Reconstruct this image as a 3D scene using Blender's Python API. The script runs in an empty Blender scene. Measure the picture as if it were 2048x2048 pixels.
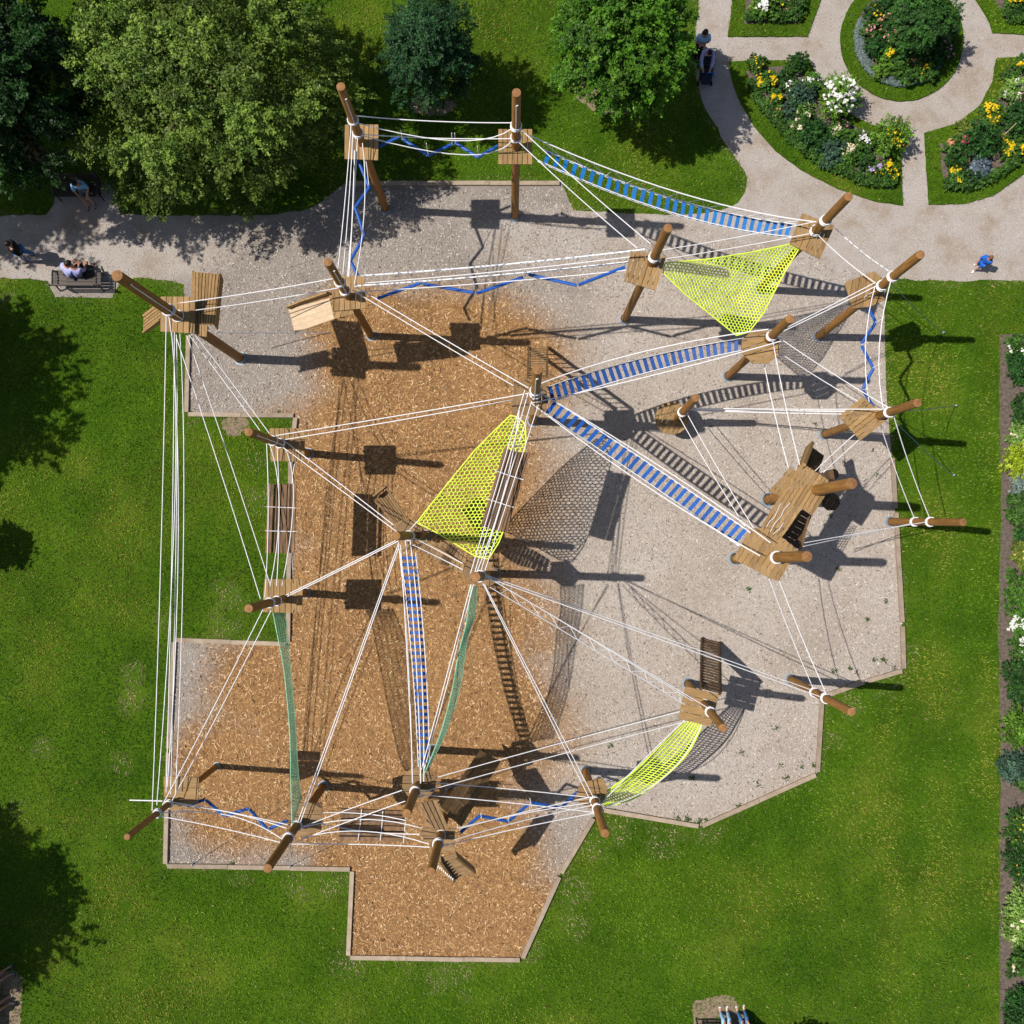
import bpy, bmesh, math, random
import numpy as np
from mathutils import Vector, Matrix
random.seed(7); RNG = np.random.default_rng(11)
R = math.radians
scene = bpy.context.scene
COL = scene.collection

# ------------------------------------------------------------------ camera
F, H = 1900.0, 34.0                       # focal length in photo pixels, camera height in metres
TILT = math.atan(71 / F)
cam_d = bpy.data.cameras.new('camera'); cam = bpy.data.objects.new('camera', cam_d); COL.objects.link(cam)
cam.location = (0, 0, H); cam.rotation_euler = (TILT, 0, 0)
cam_d.sensor_width = 36; cam_d.lens = 36 * F / 2048; cam_d.clip_end = 2000; cam_d.clip_start = 0.5
scene.camera = cam
# ------------------------------------------------------------------ light
SUN_EL = R(57.5)
sd = Vector((math.cos(SUN_EL), -0.03, -math.sin(SUN_EL))).normalized()
sun_d = bpy.data.lights.new('sun', 'SUN'); sun_d.energy = 5.0; sun_d.angle = R(0.5); sun_d.color = (1.0, 0.95, 0.87)
sun = bpy.data.objects.new('sun', sun_d); COL.objects.link(sun); sun.location = (-30, 0, 60)
sun.rotation_euler = sd.to_track_quat('-Z', 'Y').to_euler()
world = bpy.data.worlds.new('World'); scene.world = world; world.use_nodes = True
wn = world.node_tree.nodes; wl = world.node_tree.links
sky = wn.new('ShaderNodeTexSky'); sky.sky_type = 'NISHITA'; sky.sun_disc = False
sky.sun_elevation = SUN_EL; sky.sun_rotation = R(270); sky.air_density = 1.0; sky.dust_density = 1.5
wl.new(sky.outputs[0], wn['Background'].inputs['Color']); wn['Background'].inputs['Strength'].default_value = 0.078
scene.view_settings.view_transform = 'Standard'; scene.view_settings.look = 'None'
scene.view_settings.gamma = 1; scene.view_settings.exposure = 0.12; scene.view_settings.use_curve_mapping = False
scene.cycles.max_bounces = 5; scene.cycles.diffuse_bounces = 3; scene.cycles.transparent_max_bounces = 4

# ------------------------------------------------------------------ where a photo point lies in the world at height z
ct, st = math.cos(TILT), math.sin(TILT)
def W(p, z=0.0):
    x = (p[0] - 1024) / F; y = -(p[1] - 1024) / F
    d = (x, ct * y + st, st * y - ct); k = (z - H) / d[2]
    return Vector((d[0] * k, d[1] * k, z))
def PX(w):
    z = w[2] - H; yc = ct * w[1] + st * z; zc = -st * w[1] + ct * z
    return (1024 + F * w[0] / -zc, 1024 - F * yc / -zc)
def mk(x0, y0, k): return lambda x, y: (x0 + x * k, y0 + y * k)
K = 700 / 1932
TL = mk(0, 0, K); T2 = mk(600, 0, K); T3 = mk(1348, 0, K); ML = mk(200, 650, K); MM = mk(700, 650, K); MR = mk(1348, 550, K)
BL = mk(200, 1248, K); BM = mk(700, 1248, K); BR = mk(1348, 1248, K)
ZT = mk(1440, 860, 300 / 1811); ZB = mk(780, 1470, 300 / 1811); ZX = mk(720, 940, 340 / 1932)
ZM = mk(1340, 1260, 380 / 1932); ZU = mk(200, 500, 300 / 1932); ZV = mk(560, 490, 240 / 1932); ZZ = mk(1000, 680, 200 / 1756)

# ------------------------------------------------------------------ object helpers
def link(name, me, mat=None, parent=None, kind=None):
    o = bpy.data.objects.new(name, me); COL.objects.link(o)
    if mat is not None and me is not None:
        for m in (mat if isinstance(mat, (list, tuple)) else [mat]): me.materials.append(m)
    if parent is not None: o.parent = parent
    if kind: o['kind'] = kind
    return o
def tag(o, label, cat, group=None):
    o['label'] = label; o['category'] = cat
    if group: o['group'] = group
    return o
def empty(name, loc, label, cat, group=None):
    o = bpy.data.objects.new(name, None); COL.objects.link(o); o.location = loc; o.empty_display_size = 0.3
    return tag(o, label, cat, group)
class MB:
    """collects verts/faces; build() links them as one mesh object (world coords, parent offset removed)"""
    def __init__(s): s.v = []; s.f = []; s.mi = []; s.cur = 0
    def add(s, vs, fs):
        n = len(s.v); s.v += [tuple(v) for v in vs]; s.f += [tuple(i + n for i in f) for f in fs]; s.mi += [s.cur] * len(fs)
    def quadslab(s, a, b, c, d, th):
        n = (b - a).cross(d - a); n = n.normalized() if n.length > 1e-9 else Vector((0, 0, 1))
        if n.z < 0: n = -n
        t = n * -th
        top = [a, b, c, d]; s.add(top + [p + t for p in top], [(0, 1, 2, 3), (7, 6, 5, 4), (0, 4, 5, 1), (1, 5, 6, 2), (2, 6, 7, 3), (3, 7, 4, 0)])
    def prism(s, poly, z0, z1):
        n = len(poly); lo = [Vector((p[0], p[1], z0)) for p in poly]; hi = [Vector((p[0], p[1], z1)) for p in poly]
        s.add(lo + hi, [tuple(range(n, 2 * n)), tuple(range(n - 1, -1, -1))] + [(i, (i + 1) % n, n + (i + 1) % n, n + i) for i in range(n)])
    def box(s, c, size, rz=0, rx=0, ry=0):
        m = Matrix.Translation(c) @ Matrix.Rotation(rz, 4, 'Z') @ Matrix.Rotation(rx, 4, 'X') @ Matrix.Rotation(ry, 4, 'Y')
        vs = [m @ Vector((x * size[0] / 2, y * size[1] / 2, z * size[2] / 2)) for x in (-1, 1) for y in (-1, 1) for z in (-1, 1)]
        s.add(vs, [(0, 1, 3, 2), (4, 6, 7, 5), (0, 4, 5, 1), (2, 3, 7, 6), (0, 2, 6, 4), (1, 5, 7, 3)])
    def beam(s, a, b, w, h, up=Vector((0, 0, 1))):
        a, b = Vector(a), Vector(b); d = (b - a).normalized(); sx = d.cross(up); sx = sx.normalized() if sx.length > 1e-6 else Vector((1, 0, 0)); u = sx.cross(d)
        vs = [p + sx * (i * w / 2) + u * (j * h / 2) for p in (a, b) for i, j in ((-1, -1), (1, -1), (1, 1), (-1, 1))]
        s.add(vs, [(3, 2, 1, 0), (4, 5, 6, 7)] + [(i, (i + 1) % 4, 4 + (i + 1) % 4, 4 + i) for i in range(4)])
    def tube(s, pts, r, sides=6, cap=True, closed=False):
        pts = [Vector(p) for p in pts]; n = len(pts); rs = r if isinstance(r, (list, tuple)) else [r] * n
        base = len(s.v); prev = None; rings = []
        for i, p in enumerate(pts):
            if closed: d = pts[(i + 1) % n] - pts[i - 1]
            else: d = pts[min(i + 1, n - 1)] - pts[max(i - 1, 0)]
            d = d.normalized() if d.length > 1e-9 else Vector((0, 0, 1))
            if prev is None:
                q = Vector((0, 0, 1)) if abs(d.z) < .9 else Vector((1, 0, 0)); x = d.cross(q).normalized()
            else:
                x = prev - d * prev.dot(d); x = x.normalized() if x.length > 1e-6 else d.orthogonal().normalized()
            prev = x; y = d.cross(x)
            rings.append([p + (x * math.cos(a) + y * math.sin(a)) * rs[i] for a in [2 * math.pi * k / sides for k in range(sides)]])
        vs = [v for ring in rings for v in ring]; fs = []
        for i in range(n if closed else n - 1):
            j = (i + 1) % n
            for k in range(sides): fs.append((i * sides + k, i * sides + (k + 1) % sides, j * sides + (k + 1) % sides, j * sides + k))
        if cap and not closed: fs += [tuple(range(sides - 1, -1, -1)), tuple((n - 1) * sides + k for k in range(sides))]
        s.add(vs, fs)
    def ball(s, c, r, seg=8, rings=5, sc=(1, 1, 1), rot=None):
        vs = [Vector((0, 0, 1))]; fs = []
        for i in range(1, rings):
            a = math.pi * i / rings
            for k in range(seg):
                b = 2 * math.pi * k / seg; vs.append(Vector((math.sin(a) * math.cos(b), math.sin(a) * math.sin(b), math.cos(a))))
        vs.append(Vector((0, 0, -1))); L = len(vs) - 1
        for k in range(seg):
            fs.append((0, 1 + k, 1 + (k + 1) % seg)); fs.append((L, 1 + (rings - 2) * seg + (k + 1) % seg, 1 + (rings - 2) * seg + k))
            for i in range(rings - 2):
                a0 = 1 + i * seg; fs.append((a0 + k, a0 + seg + k, a0 + seg + (k + 1) % seg, a0 + (k + 1) % seg))
        out = []
        for v in vs:
            q = Vector((v.x * sc[0] * r, v.y * sc[1] * r, v.z * sc[2] * r))
            if rot: q = rot @ q
            out.append(Vector(c) + q)
        s.add(out, fs)
    def build(s, name, mat, parent=None, smooth=False, kind=None):
        me = bpy.data.meshes.new(name)
        off = Vector((0, 0, 0))
        q = parent
        while q is not None: off += q.location; q = q.parent
        if off.length: s.v = [(v[0] - off.x, v[1] - off.y, v[2] - off.z) for v in s.v]
        me.from_pydata(s.v, [], s.f)
        if isinstance(mat, (list, tuple)): me.polygons.foreach_set('material_index', s.mi)
        if smooth: me.polygons.foreach_set('use_smooth', [True] * len(me.polygons))
        me.update()
        return link(name, me, mat, parent, kind)
def np_mesh(name, verts, quads, col=None):
    """fast mesh from numpy: verts (N,3), faces (M,k) of constant k"""
    me = bpy.data.meshes.new(name); n = len(verts); m, k = quads.shape
    me.vertices.add(n); me.vertices.foreach_set('co', np.ascontiguousarray(verts, dtype=np.float32).ravel())
    me.loops.add(m * k); me.loops.foreach_set('vertex_index', np.ascontiguousarray(quads, dtype=np.int32).ravel())
    me.polygons.add(m); me.polygons.foreach_set('loop_start', np.arange(0, m * k, k, dtype=np.int32))
    if col is not None:
        a = me.color_attributes.new('Col', 'FLOAT_COLOR', 'POINT')
        c = np.ones((n, 4), dtype=np.float32); c[:, :3] = col; a.data.foreach_set('color', c.ravel())
    me.update(calc_edges=True); me.validate()
    return me
def in_poly(x, y, poly):
    r = np.zeros(x.shape, bool); n = len(poly); j = n - 1
    for i in range(n):
        xi, yi = poly[i][0], poly[i][1]; xj, yj = poly[j][0], poly[j][1]
        c = ((yi > y) != (yj > y)); r ^= c & (x < (xj - xi) * (y - yi) / ((yj - yi) or 1e-12) + xi); j = i
    return r
def vnoise(x, y, s, seed):
    g = np.random.default_rng(seed).random((64, 64)); u = x / s + 1000.3; v = y / s + 1000.7
    i = np.floor(u).astype(int); j = np.floor(v).astype(int); a = u - i; b = v - j; a = a * a * (3 - 2 * a); b = b * b * (3 - 2 * b)
    f = lambda p, q: g[p % 64, q % 64]
    return (f(i, j) * (1 - a) + f(i + 1, j) * a) * (1 - b) + (f(i, j + 1) * (1 - a) + f(i + 1, j + 1) * a) * b
def fbm(x, y, s, seed): return vnoise(x, y, s, seed) * .55 + vnoise(x, y, s / 2.1, seed + 1) * .3 + vnoise(x, y, s / 4.3, seed + 2) * .15
def catmull(pts, per=8, closed=False):
    out = []; n = len(pts)
    for i in range(n if closed else n - 1):
        g = lambda k: Vector(pts[k % n] if closed else pts[max(0, min(n - 1, k))])
        p0, p1, p2, p3 = g(i - 1), g(i), g(i + 1), g(i + 2)
        for k in range(per):
            t = k / per
            out.append(0.5 * (2 * p1 + (p2 - p0) * t + (2 * p0 - 5 * p1 + 4 * p2 - p3) * t * t + (3 * p1 - p0 - 3 * p2 + p3) * t ** 3))
    if not closed: out.append(Vector(pts[-1]))
    return out

# ------------------------------------------------------------------ materials
MATS = {}
class NT:
    def __init__(s, name, rough=.7, spec=.3):
        s.m = bpy.data.materials.new(name); s.m.use_nodes = True; s.t = s.m.node_tree; s.n = s.t.nodes; s.l = s.t.links
        s.b = s.n['Principled BSDF']; s.b.inputs['Roughness'].default_value = rough; s.b.inputs['Specular IOR Level'].default_value = spec
        MATS[name] = s.m
    def node(s, t, **kw):
        n = s.n.new(t)
        for k, v in kw.items():
            if hasattr(n, k): setattr(n, k, v)
        return n
    def L(s, a, b): s.l.new(a, b)
    def noise(s, scale, detail=4, rough=.55, vec=None, dist=0):
        n = s.node('ShaderNodeTexNoise'); n.inputs['Scale'].default_value = scale; n.inputs['Detail'].default_value = detail; n.inputs['Roughness'].default_value = rough; n.inputs['Distortion'].default_value = dist
        if vec is not None: s.L(vec, n.inputs['Vector'])
        return n.outputs['Fac']
    def coord(s, kind='Object'): return s.node('ShaderNodeTexCoord').outputs[kind]
    def mapping(s, vec, scale=(1, 1, 1), loc=(0, 0, 0)):
        m = s.node('ShaderNodeMapping'); m.inputs['Scale'].default_value = scale; m.inputs['Location'].default_value = loc; s.L(vec, m.inputs['Vector']); return m.outputs[0]
    def ramp(s, fac, stops):
        r = s.node('ShaderNodeValToRGB'); e = r.color_ramp.elements
        while len(e) < len(stops): e.new(0.5)
        for q, (p, c) in zip(e, stops): q.position = p; q.color = (*c, 1) if len(c) == 3 else c
        s.L(fac, r.inputs[0]); return r.outputs[0]
    def mix(s, fac, a, b, mode='MIX'):
        n = s.node('ShaderNodeMix'); n.data_type = 'RGBA'; n.blend_type = mode
        for i, v in ((0, fac), (6, a), (7, b)):
            if isinstance(v, bpy.types.NodeSocket): s.L(v, n.inputs[i])
            elif i == 0: n.inputs[0].default_value = v
            else: n.inputs[i].default_value = (*v, 1)
        return n.outputs[2]
    def math(s, op, a, b=0.0, clamp=False):
        n = s.node('ShaderNodeMath'); n.operation = op; n.use_clamp = clamp
        for i, v in ((0, a), (1, b)):
            if isinstance(v, bpy.types.NodeSocket): s.L(v, n.inputs[i])
            else: n.inputs[i].default_value = v
        return n.outputs[0]
    def bump(s, h, strength=.5, dist=.02):
        b = s.node('ShaderNodeBump'); b.inputs['Strength'].default_value = strength; b.inputs['Distance'].default_value = dist
        s.L(h, b.inputs['Height']); s.L(b.outputs[0], s.b.inputs['Normal'])
    def base(s, c):
        if isinstance(c, bpy.types.NodeSocket): s.L(c, s.b.inputs['Base Color'])
        else: s.b.inputs['Base Color'].default_value = (*c, 1)
def simple(name, col, rough=.7, var=.25, scale=12, bump=0, spec=.3, metal=0, randv=.0):
    t = NT(name, rough, spec); v = t.coord()
    n = t.noise(scale, 4, .6, v); d = tuple(c * (1 - var) for c in col); l = tuple(min(1, c * (1 + var)) for c in col)
    c = t.ramp(n, [(.3, d), (.7, l)])
    if randv:
        oi = t.node('ShaderNodeObjectInfo'); f = t.math('MULTIPLY_ADD', oi.outputs['Random'], 2 * randv); t.n[-1].inputs[2].default_value = 1 - randv
        c = t.mix(1.0, c, (1, 1, 1), 'MULTIPLY'); mx = t.n[-1]; cb = t.node('ShaderNodeCombineColor')
        for i in range(3): t.L(f, cb.inputs[i])
        t.L(cb.outputs[0], mx.inputs[7])
    t.base(c); t.b.inputs['Metallic'].default_value = metal
    if bump: t.bump(n, bump, .01)
    return t.m
def wood(name, dark, light, stretch, randv=.2, rough=.65, grain=14, knots=True):
    """stretch: scale along the grain per object axis"""
    t = NT(name, rough, .25); v = t.mapping(t.coord(), stretch)
    oi = t.node('ShaderNodeObjectInfo')
    add = t.node('ShaderNodeVectorMath'); add.operation = 'ADD'; cb = t.node('ShaderNodeCombineXYZ')
    mul = t.math('MULTIPLY', oi.outputs['Random'], 37.0)
    for i in range(3): t.L(mul, cb.inputs[i])
    t.L(v, add.inputs[0]); t.L(cb.outputs[0], add.inputs[1]); v2 = add.outputs[0]
    n1 = t.noise(grain, 6, .65, v2, 0.4); n2 = t.noise(grain * .17, 3, .5, v2)
    c = t.ramp(n1, [(.28, dark), (.5, tuple((a + b) / 2 for a, b in zip(dark, light))), (.72, light)])
    c = t.mix(t.math('MULTIPLY', n2, .55), c, tuple(x * .55 for x in dark))
    if randv:
        f = t.math('MULTIPLY_ADD', oi.outputs['Random'], 2 * randv); t.n[-1].inputs[2].default_value = 1 - randv
        c2 = t.node('ShaderNodeCombineColor')
        for i in range(3): t.L(f, c2.inputs[i])
        c = t.mix(1.0, c, c2.outputs[0], 'MULTIPLY')
    t.base(c); t.bump(n1, .35, .008); return t.m
pole_m = wood('pole_wood', (.17, .075, .016), (.43, .215, .058), (1, 1, .07), .12, .6, 18)
end_m = wood('end_grain', (.2, .09, .03), (.4, .21, .085), (1, 1, 1), .1, .75, 9)
plank_m = wood('plank_wood', (.23, .138, .056), (.46, .285, .122), (1, .12, 1), .17, .7, 16)
plank_x = wood('plank_wood_across', (.23, .138, .056), (.46, .285, .122), (.12, 1, 1), .17, .7, 16)
brown_y = wood('brown_plank_wood', (.15, .092, .042), (.37, .228, .108), (1, .12, 1), .2, .7, 16); brown_x = wood('brown_plank_wood_across', (.15, .092, .042), (.37, .228, .108), (.12, 1, 1), .2, .7, 16)
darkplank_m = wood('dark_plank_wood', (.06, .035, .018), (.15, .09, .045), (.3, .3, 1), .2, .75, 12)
slat_m = wood('slat_wood', (.085, .048, .024), (.29, .17, .09), (.4, .15, 1), .34, .7, 14)
ply_m = wood('plywood', (.5, .36, .23), (.68, .52, .36), (.15, 1, 1), .03, .5, 10)
kerb_m = wood('kerb_timber', (.27, .205, .15), (.46, .37, .28), (.3, .3, 1), .14, .85, 12)
bench_m = wood('bench_slat_wood', (.035, .024, .021), (.085, .06, .05), (.1, 1, 1), .15, .5, 14)
bench_b = wood('worn_bench_wood', (.12, .075, .06), (.24, .16, .13), (.1, 1, 1), .15, .6, 14)
iron_m = simple('dark_iron', (.02, .022, .027), .45, .3, 20, spec=.5)
galv_m = simple('galvanised_steel', (.27, .32, .37), .5, .2, 25, metal=.3)
rope_m = NT('white_rope', .8, .2); _w = rope_m.node('ShaderNodeTexWave'); _w.inputs['Scale'].default_value = 9; _w.inputs['Distortion'].default_value = 1.5
rope_m.L(rope_m.coord(), _w.inputs['Vector']); rope_m.base(rope_m.ramp(_w.outputs['Fac'], [(0, (.62, .61, .64)), (1, (.86, .85, .86))])); rope_m.bump(_w.outputs['Fac'], .3, .005); rope_m = rope_m.m
chain_m = NT('flecked_rope', .7, .2); _v = chain_m.noise(11, 2, .5, chain_m.coord()); chain_m.base(chain_m.ramp(_v, [(.42, (.28, .31, .38)), (.5, (.82, .82, .84))])); chain_m = chain_m.m
cable_m = simple('blue_grey_cable', (.1, .2, .28), .5, .3, 30)
grey_cable_m = simple('grey_cable', (.3, .33, .37), .5, .3, 30)
blue_m = simple('blue_plank_plastic', (.007, .078, .34), .55, .3, 18, .1, randv=.16)
cyan_m = simple('light_blue_plank_plastic', (.008, .13, .40), .5, .3, 18, .1, randv=.2); dkblue_m = simple('dark_blue_plank_plastic', (.006, .055, .24), .5, .3, 18, .1, randv=.2)
navy_m = simple('blue_beam_plastic', (.012, .085, .36), .5, .25, 10)
lime_m = simple('lime_net_cord', (.66, .82, .075), .7, .22, 3)
teal_m = simple('green_net_cord', (.27, .52, .34), .75, .3, 6)
soil_m = simple('soil', (.11, .085, .07), .95, .45, 9, .6)
earth_m = simple('bare_earth', (.20, .15, .10), .95, .3, 7, .5)
tree_bark = simple('bark', (.1, .07, .045), .9, .4, 8, .5)
skin_m = simple('skin', (.46, .24, .16), .55, .1, 8)
hair_m = simple('dark_hair', (.012, .009, .008), .5, .3, 20)
brown_hair = simple('brown_hair', (.16, .075, .03), .45, .35, 20)
def cloth(name, c): return simple(name, c, .85, .18, 9, .25)
def leaf_mat(name, trans=.25, rough=.5):
    t = NT(name, rough, .25); a = t.node('ShaderNodeVertexColor'); a.layer_name = 'Col'
    tr = t.node('ShaderNodeBsdfTranslucent'); mx = t.node('ShaderNodeMixShader'); mx.inputs[0].default_value = trans
    t.base(a.outputs[0]); t.L(a.outputs[0], tr.inputs['Color'])
    t.L(t.b.outputs[0], mx.inputs[1]); t.L(tr.outputs[0], mx.inputs[2]); t.L(mx.outputs[0], t.n['Material Output'].inputs[0]); return t.m
leaf_m = leaf_mat('leaf'); grass_m = leaf_mat('grass_blade', .2, .6); petal_m = leaf_mat('petal', .2, .6)
chip_m = NT('wood_chip', .85, .15); _a = chip_m.node('ShaderNodeVertexColor'); _a.layer_name = 'Col'; chip_m.base(_a.outputs[0]); chip_m = chip_m.m

# ------------------------------------------------------------------ ground
def poly_w(pts, z=0.0): return [W(p, 0) for p in pts]
def sheet(name, pts, z0, z1, mat, kind='structure'):
    """flat sheet (or thin slab when z1 > z0) over a photo-plan outline"""
    me = bpy.data.meshes.new(name); bm = bmesh.new(); q = poly_w(pts)
    vs = [bm.verts.new((p.x, p.y, z1)) for p in q]; f = bm.faces.new(vs)
    if f.normal.z < 0 or f.calc_area() and (f.normal_update() or f.normal.z < 0): f.normal_flip()
    if z1 > z0 + .01:
        lo = [bm.verts.new((p.x, p.y, z0)) for p in q]
        for i in range(len(q)): bm.faces.new((vs[i], vs[(i + 1) % len(q)], lo[(i + 1) % len(q)], lo[i]))
    bmesh.ops.triangulate(bm, faces=[f for f in bm.faces if len(f.verts) > 4]); bmesh.ops.recalc_face_normals(bm, faces=bm.faces)
    up = sum(f.normal.z * f.calc_area() for f in bm.faces)
    if up < 0: bmesh.ops.reverse_faces(bm, faces=bm.faces)
    bm.to_mesh(me); bm.free(); return link(name, me, mat, None, kind)
def rough_edge(pts, amp=3.0, step=9.0, seed=0, closed=True):
    """photo-plan outline with an uneven grown edge"""
    rg = random.Random(seed); out = []; n = len(pts)
    for i in range(n if closed else n - 1):
        a, b = pts[i], pts[(i + 1) % n]; L = math.hypot(b[0] - a[0], b[1] - a[1]); m = max(1, int(L / step))
        for k in range(m):
            t = k / m; out.append((a[0] + (b[0] - a[0]) * t + rg.uniform(-amp, amp), a[1] + (b[1] - a[1]) * t + rg.uniform(-amp, amp)))
    return out
def vec2(pts, per=6, closed=True): return [(p.x, p.y) for p in catmull([(x, y, 0) for x, y in pts], per, closed)]

PLAY = [(690, 366), (1123, 366), (1147, 421), (1300, 430), (1449, 470), (1772, 557), (1768, 622), (1772, 782), (1783, 912), (1790, 1021), (1803, 1248), (1806, 1340), (1643, 1393), (1634, 1547),
        (1400, 1652), (1204, 1618), (1189, 1632), (1120, 1748), (1044, 1918), (696, 1913), (705, 1737), (332, 1730), (350, 1279), (577, 1288), (590, 833), (376, 829), (381, 668), (386, 600), (400, 520), (600, 440)]
PATH_TOP = [(-400, 431), (40, 431), (95, 428), (108, 410), (112, 380), (128, 366), (222, 370), (232, 395), (243, 428), (330, 432), (470, 431), (536, 431), (616, 420), (659, 395), (690, 366)]
PATH_MID = [(1123, 366), (1147, 421), (1300, 430), (1400, 428), (1449, 420), (1475, 406), (1489, 384), (1495, 357), (1489, 341), (1468, 312), (1442, 272), (1420, 232), (1402, 196), (1391, 156), (1392, 100), (1394, 50), (1396, 0), (1402, -80), (1420, -400)]
PATH = PATH_TOP + PATH_MID + [(2600, -400), (2600, 561), (2048, 561), (1775, 559), (1772, 557), (1449, 470), (1300, 430), (1147, 421), (1123, 366), (690, 366)]
PATH = PATH_TOP + [(1123, 366)] + PATH_MID[1:] + [(2600, -400), (2600, 562), (2048, 561), (1900, 561), (1772, 558), (1000, 700), (386, 660), (372, 600), (366, 570), (326, 558), (268, 556), (239, 569), (225, 594), (109, 590), (94, 562), (50, 556), (-400, 553)]
PATHR = rough_edge(PATH, 2.2, 14, 3)

def gravel_mat():
    t = NT('gravel_and_woodchip', .9, .2); v = t.coord()
    sp = t.node('ShaderNodeSeparateXYZ'); t.L(v, sp.inputs[0])
    wob = t.noise(.55, 5, .6, v); wob2 = t.noise(2.2, 4, .6, v)
    w = t.math('ADD', t.math('MULTIPLY', wob, 1.3), t.math('MULTIPLY', wob2, .5))
    def blob(BL_, e0, e1):
      mask = None
      for (cx, cy, rx, ry) in BL_:
          c = W((cx, cy)); k = H / F
          dx = t.math('DIVIDE', t.math('SUBTRACT', sp.outputs[0], c.x), rx * k); dy = t.math('DIVIDE', t.math('SUBTRACT', sp.outputs[1], c.y), ry * k)
          d = t.math('SQRT', t.math('ADD', t.math('MULTIPLY', dx, dx), t.math('MULTIPLY', dy, dy)))
          d = t.math('ADD', d, t.math('MULTIPLY', t.math('SUBTRACT', w, .9), .35))
          mr = t.node('ShaderNodeMapRange'); mr.interpolation_type = 'SMOOTHSTEP'; mr.inputs[1].default_value = e0; mr.inputs[2].default_value = e1; t.L(d, mr.inputs[0])
          mask = mr.outputs[0] if mask is None else t.math('MAXIMUM', mask, mr.outputs[0])
      return mask
    mask = blob(CHIP_BLOBS, 1.28, .78)
    big = t.noise(.32, 4, .6, v); mid = t.noise(5, 5, .65, v); fine = t.noise(34, 3, .6, v); finer = t.noise(90, 2, .5, v)
    lm = blob(LIGHT_BLOBS, 1.25, .7)
    grey = t.mix(lm, t.ramp(big, [(.3, (.27, .235, .205)), (.55, (.345, .30, .265)), (.75, (.40, .35, .31))]), t.ramp(big, [(.3, (.40, .335, .28)), (.55, (.485, .42, .365)), (.75, (.53, .475, .43))]))
    pm = blob(PATH_BLOBS, 1.2, .75)
    tan = t.noise(.8, 5, .65, v); grey = t.mix(pm, grey, t.ramp(tan, [(.32, (.37, .295, .23)), (.5, (.46, .405, .365)), (.7, (.50, .455, .425))]))
    chip = t.ramp(mid, [(.25, (.255, .128, .048)), (.5, (.37, .195, .076)), (.75, (.46, .275, .12))])
    lowl = t.noise(.7, 3, .5, v)
    chip = t.mix(t.math('MULTIPLY', lowl, .55), chip, (.27, .165, .09)); wr = t.ramp(t.noise(.28, 6, .7, t.mapping(v, (1.6, .5, 1)), 1.0), [(.48, (1, 1, 1)), (.66, (.62, .60, .62))]); chip = t.mix(.8, chip, wr, 'MULTIPLY')
    c = t.mix(mask, grey, chip)
    sn = t.ramp(fine, [(.25, (.42, .41, .40)), (.5, (.97, .97, .97)), (.75, (1.38, 1.36, 1.33))]); c = t.mix(.8, c, sn, 'MULTIPLY')
    sn2 = t.ramp(finer, [(.25, (.7, .7, .7)), (.7, (1.15, 1.15, 1.15))]); c = t.mix(.6, c, sn2, 'MULTIPLY')
    t.base(c); t.bump(t.math('ADD', fine, t.math('MULTIPLY', finer, .5)), .9, .045); return t.m
LIGHT_BLOBS = [(1480, 1000, 420, 620), (1350, 1450, 380, 260), (1500, 600, 330, 160)]
PATH_BLOBS = [(1780, 480, 470, 130), (1500, 150, 240, 330), (1950, 250, 330, 330), (1200, 480, 260, 70), (150, 490, 330, 90)]
CHIP_BLOBS = [(700, 1800, 90, 150), (900, 1840, 240, 130), (880, 730, 260, 150), (810, 960, 290, 230), (800, 1220, 310, 230), (790, 1450, 340, 230), (880, 1720, 210, 180), (640, 1560, 240, 140), (720, 640, 120, 70), (620, 1380, 200, 180), (470, 1560, 130, 150)]
gravel_m = gravel_mat()
def chip_mask(px, py):
    m = np.zeros(px.shape); w = (fbm(px, py, 90, 5) - .5) * .5
    for cx, cy, rx, ry in CHIP_BLOBS:
        d = np.hypot((px - cx) / rx, (py - cy) / ry) + w; m = np.maximum(m, np.clip((1.28 - d) / .5, 0, 1))
    return m
def lawn_mat():
    t = NT('lawn', .95, .1); v = t.coord(); a = t.noise(.45, 5, .6, v); b = t.noise(7, 5, .7, v); d = t.noise(40, 3, .6, v)
    c = t.ramp(a, [(.3, (.034, .085, .002)), (.55, (.062, .128, .005)), (.75, (.11, .165, .012))])
    c = t.mix(.75, c, t.ramp(b, [(.25, (.55, .6, .5)), (.7, (1.2, 1.15, 1.2))]), 'MULTIPLY')
    t.base(c); t.bump(t.math('ADD', b, d), .8, .05); return t.m
lawn_m = lawn_mat()
edge_m = simple('turf_edge', (.085, .07, .035), .95, .4, 8, .4)
# lawn sheet out to the horizon
mb = MB(); mb.add([Vector((x, y, 0)) for x, y in ((-500, -500), (500, -500), (500, 500), (-500, 500))], [(0, 1, 2, 3)]); lawn = mb.build('lawn', lawn_m, kind='structure')
sheet('gravel_path', PATHR, 0, .004, gravel_m)
sheet('play_surface', PLAY, 0, .008, gravel_m)

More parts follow.
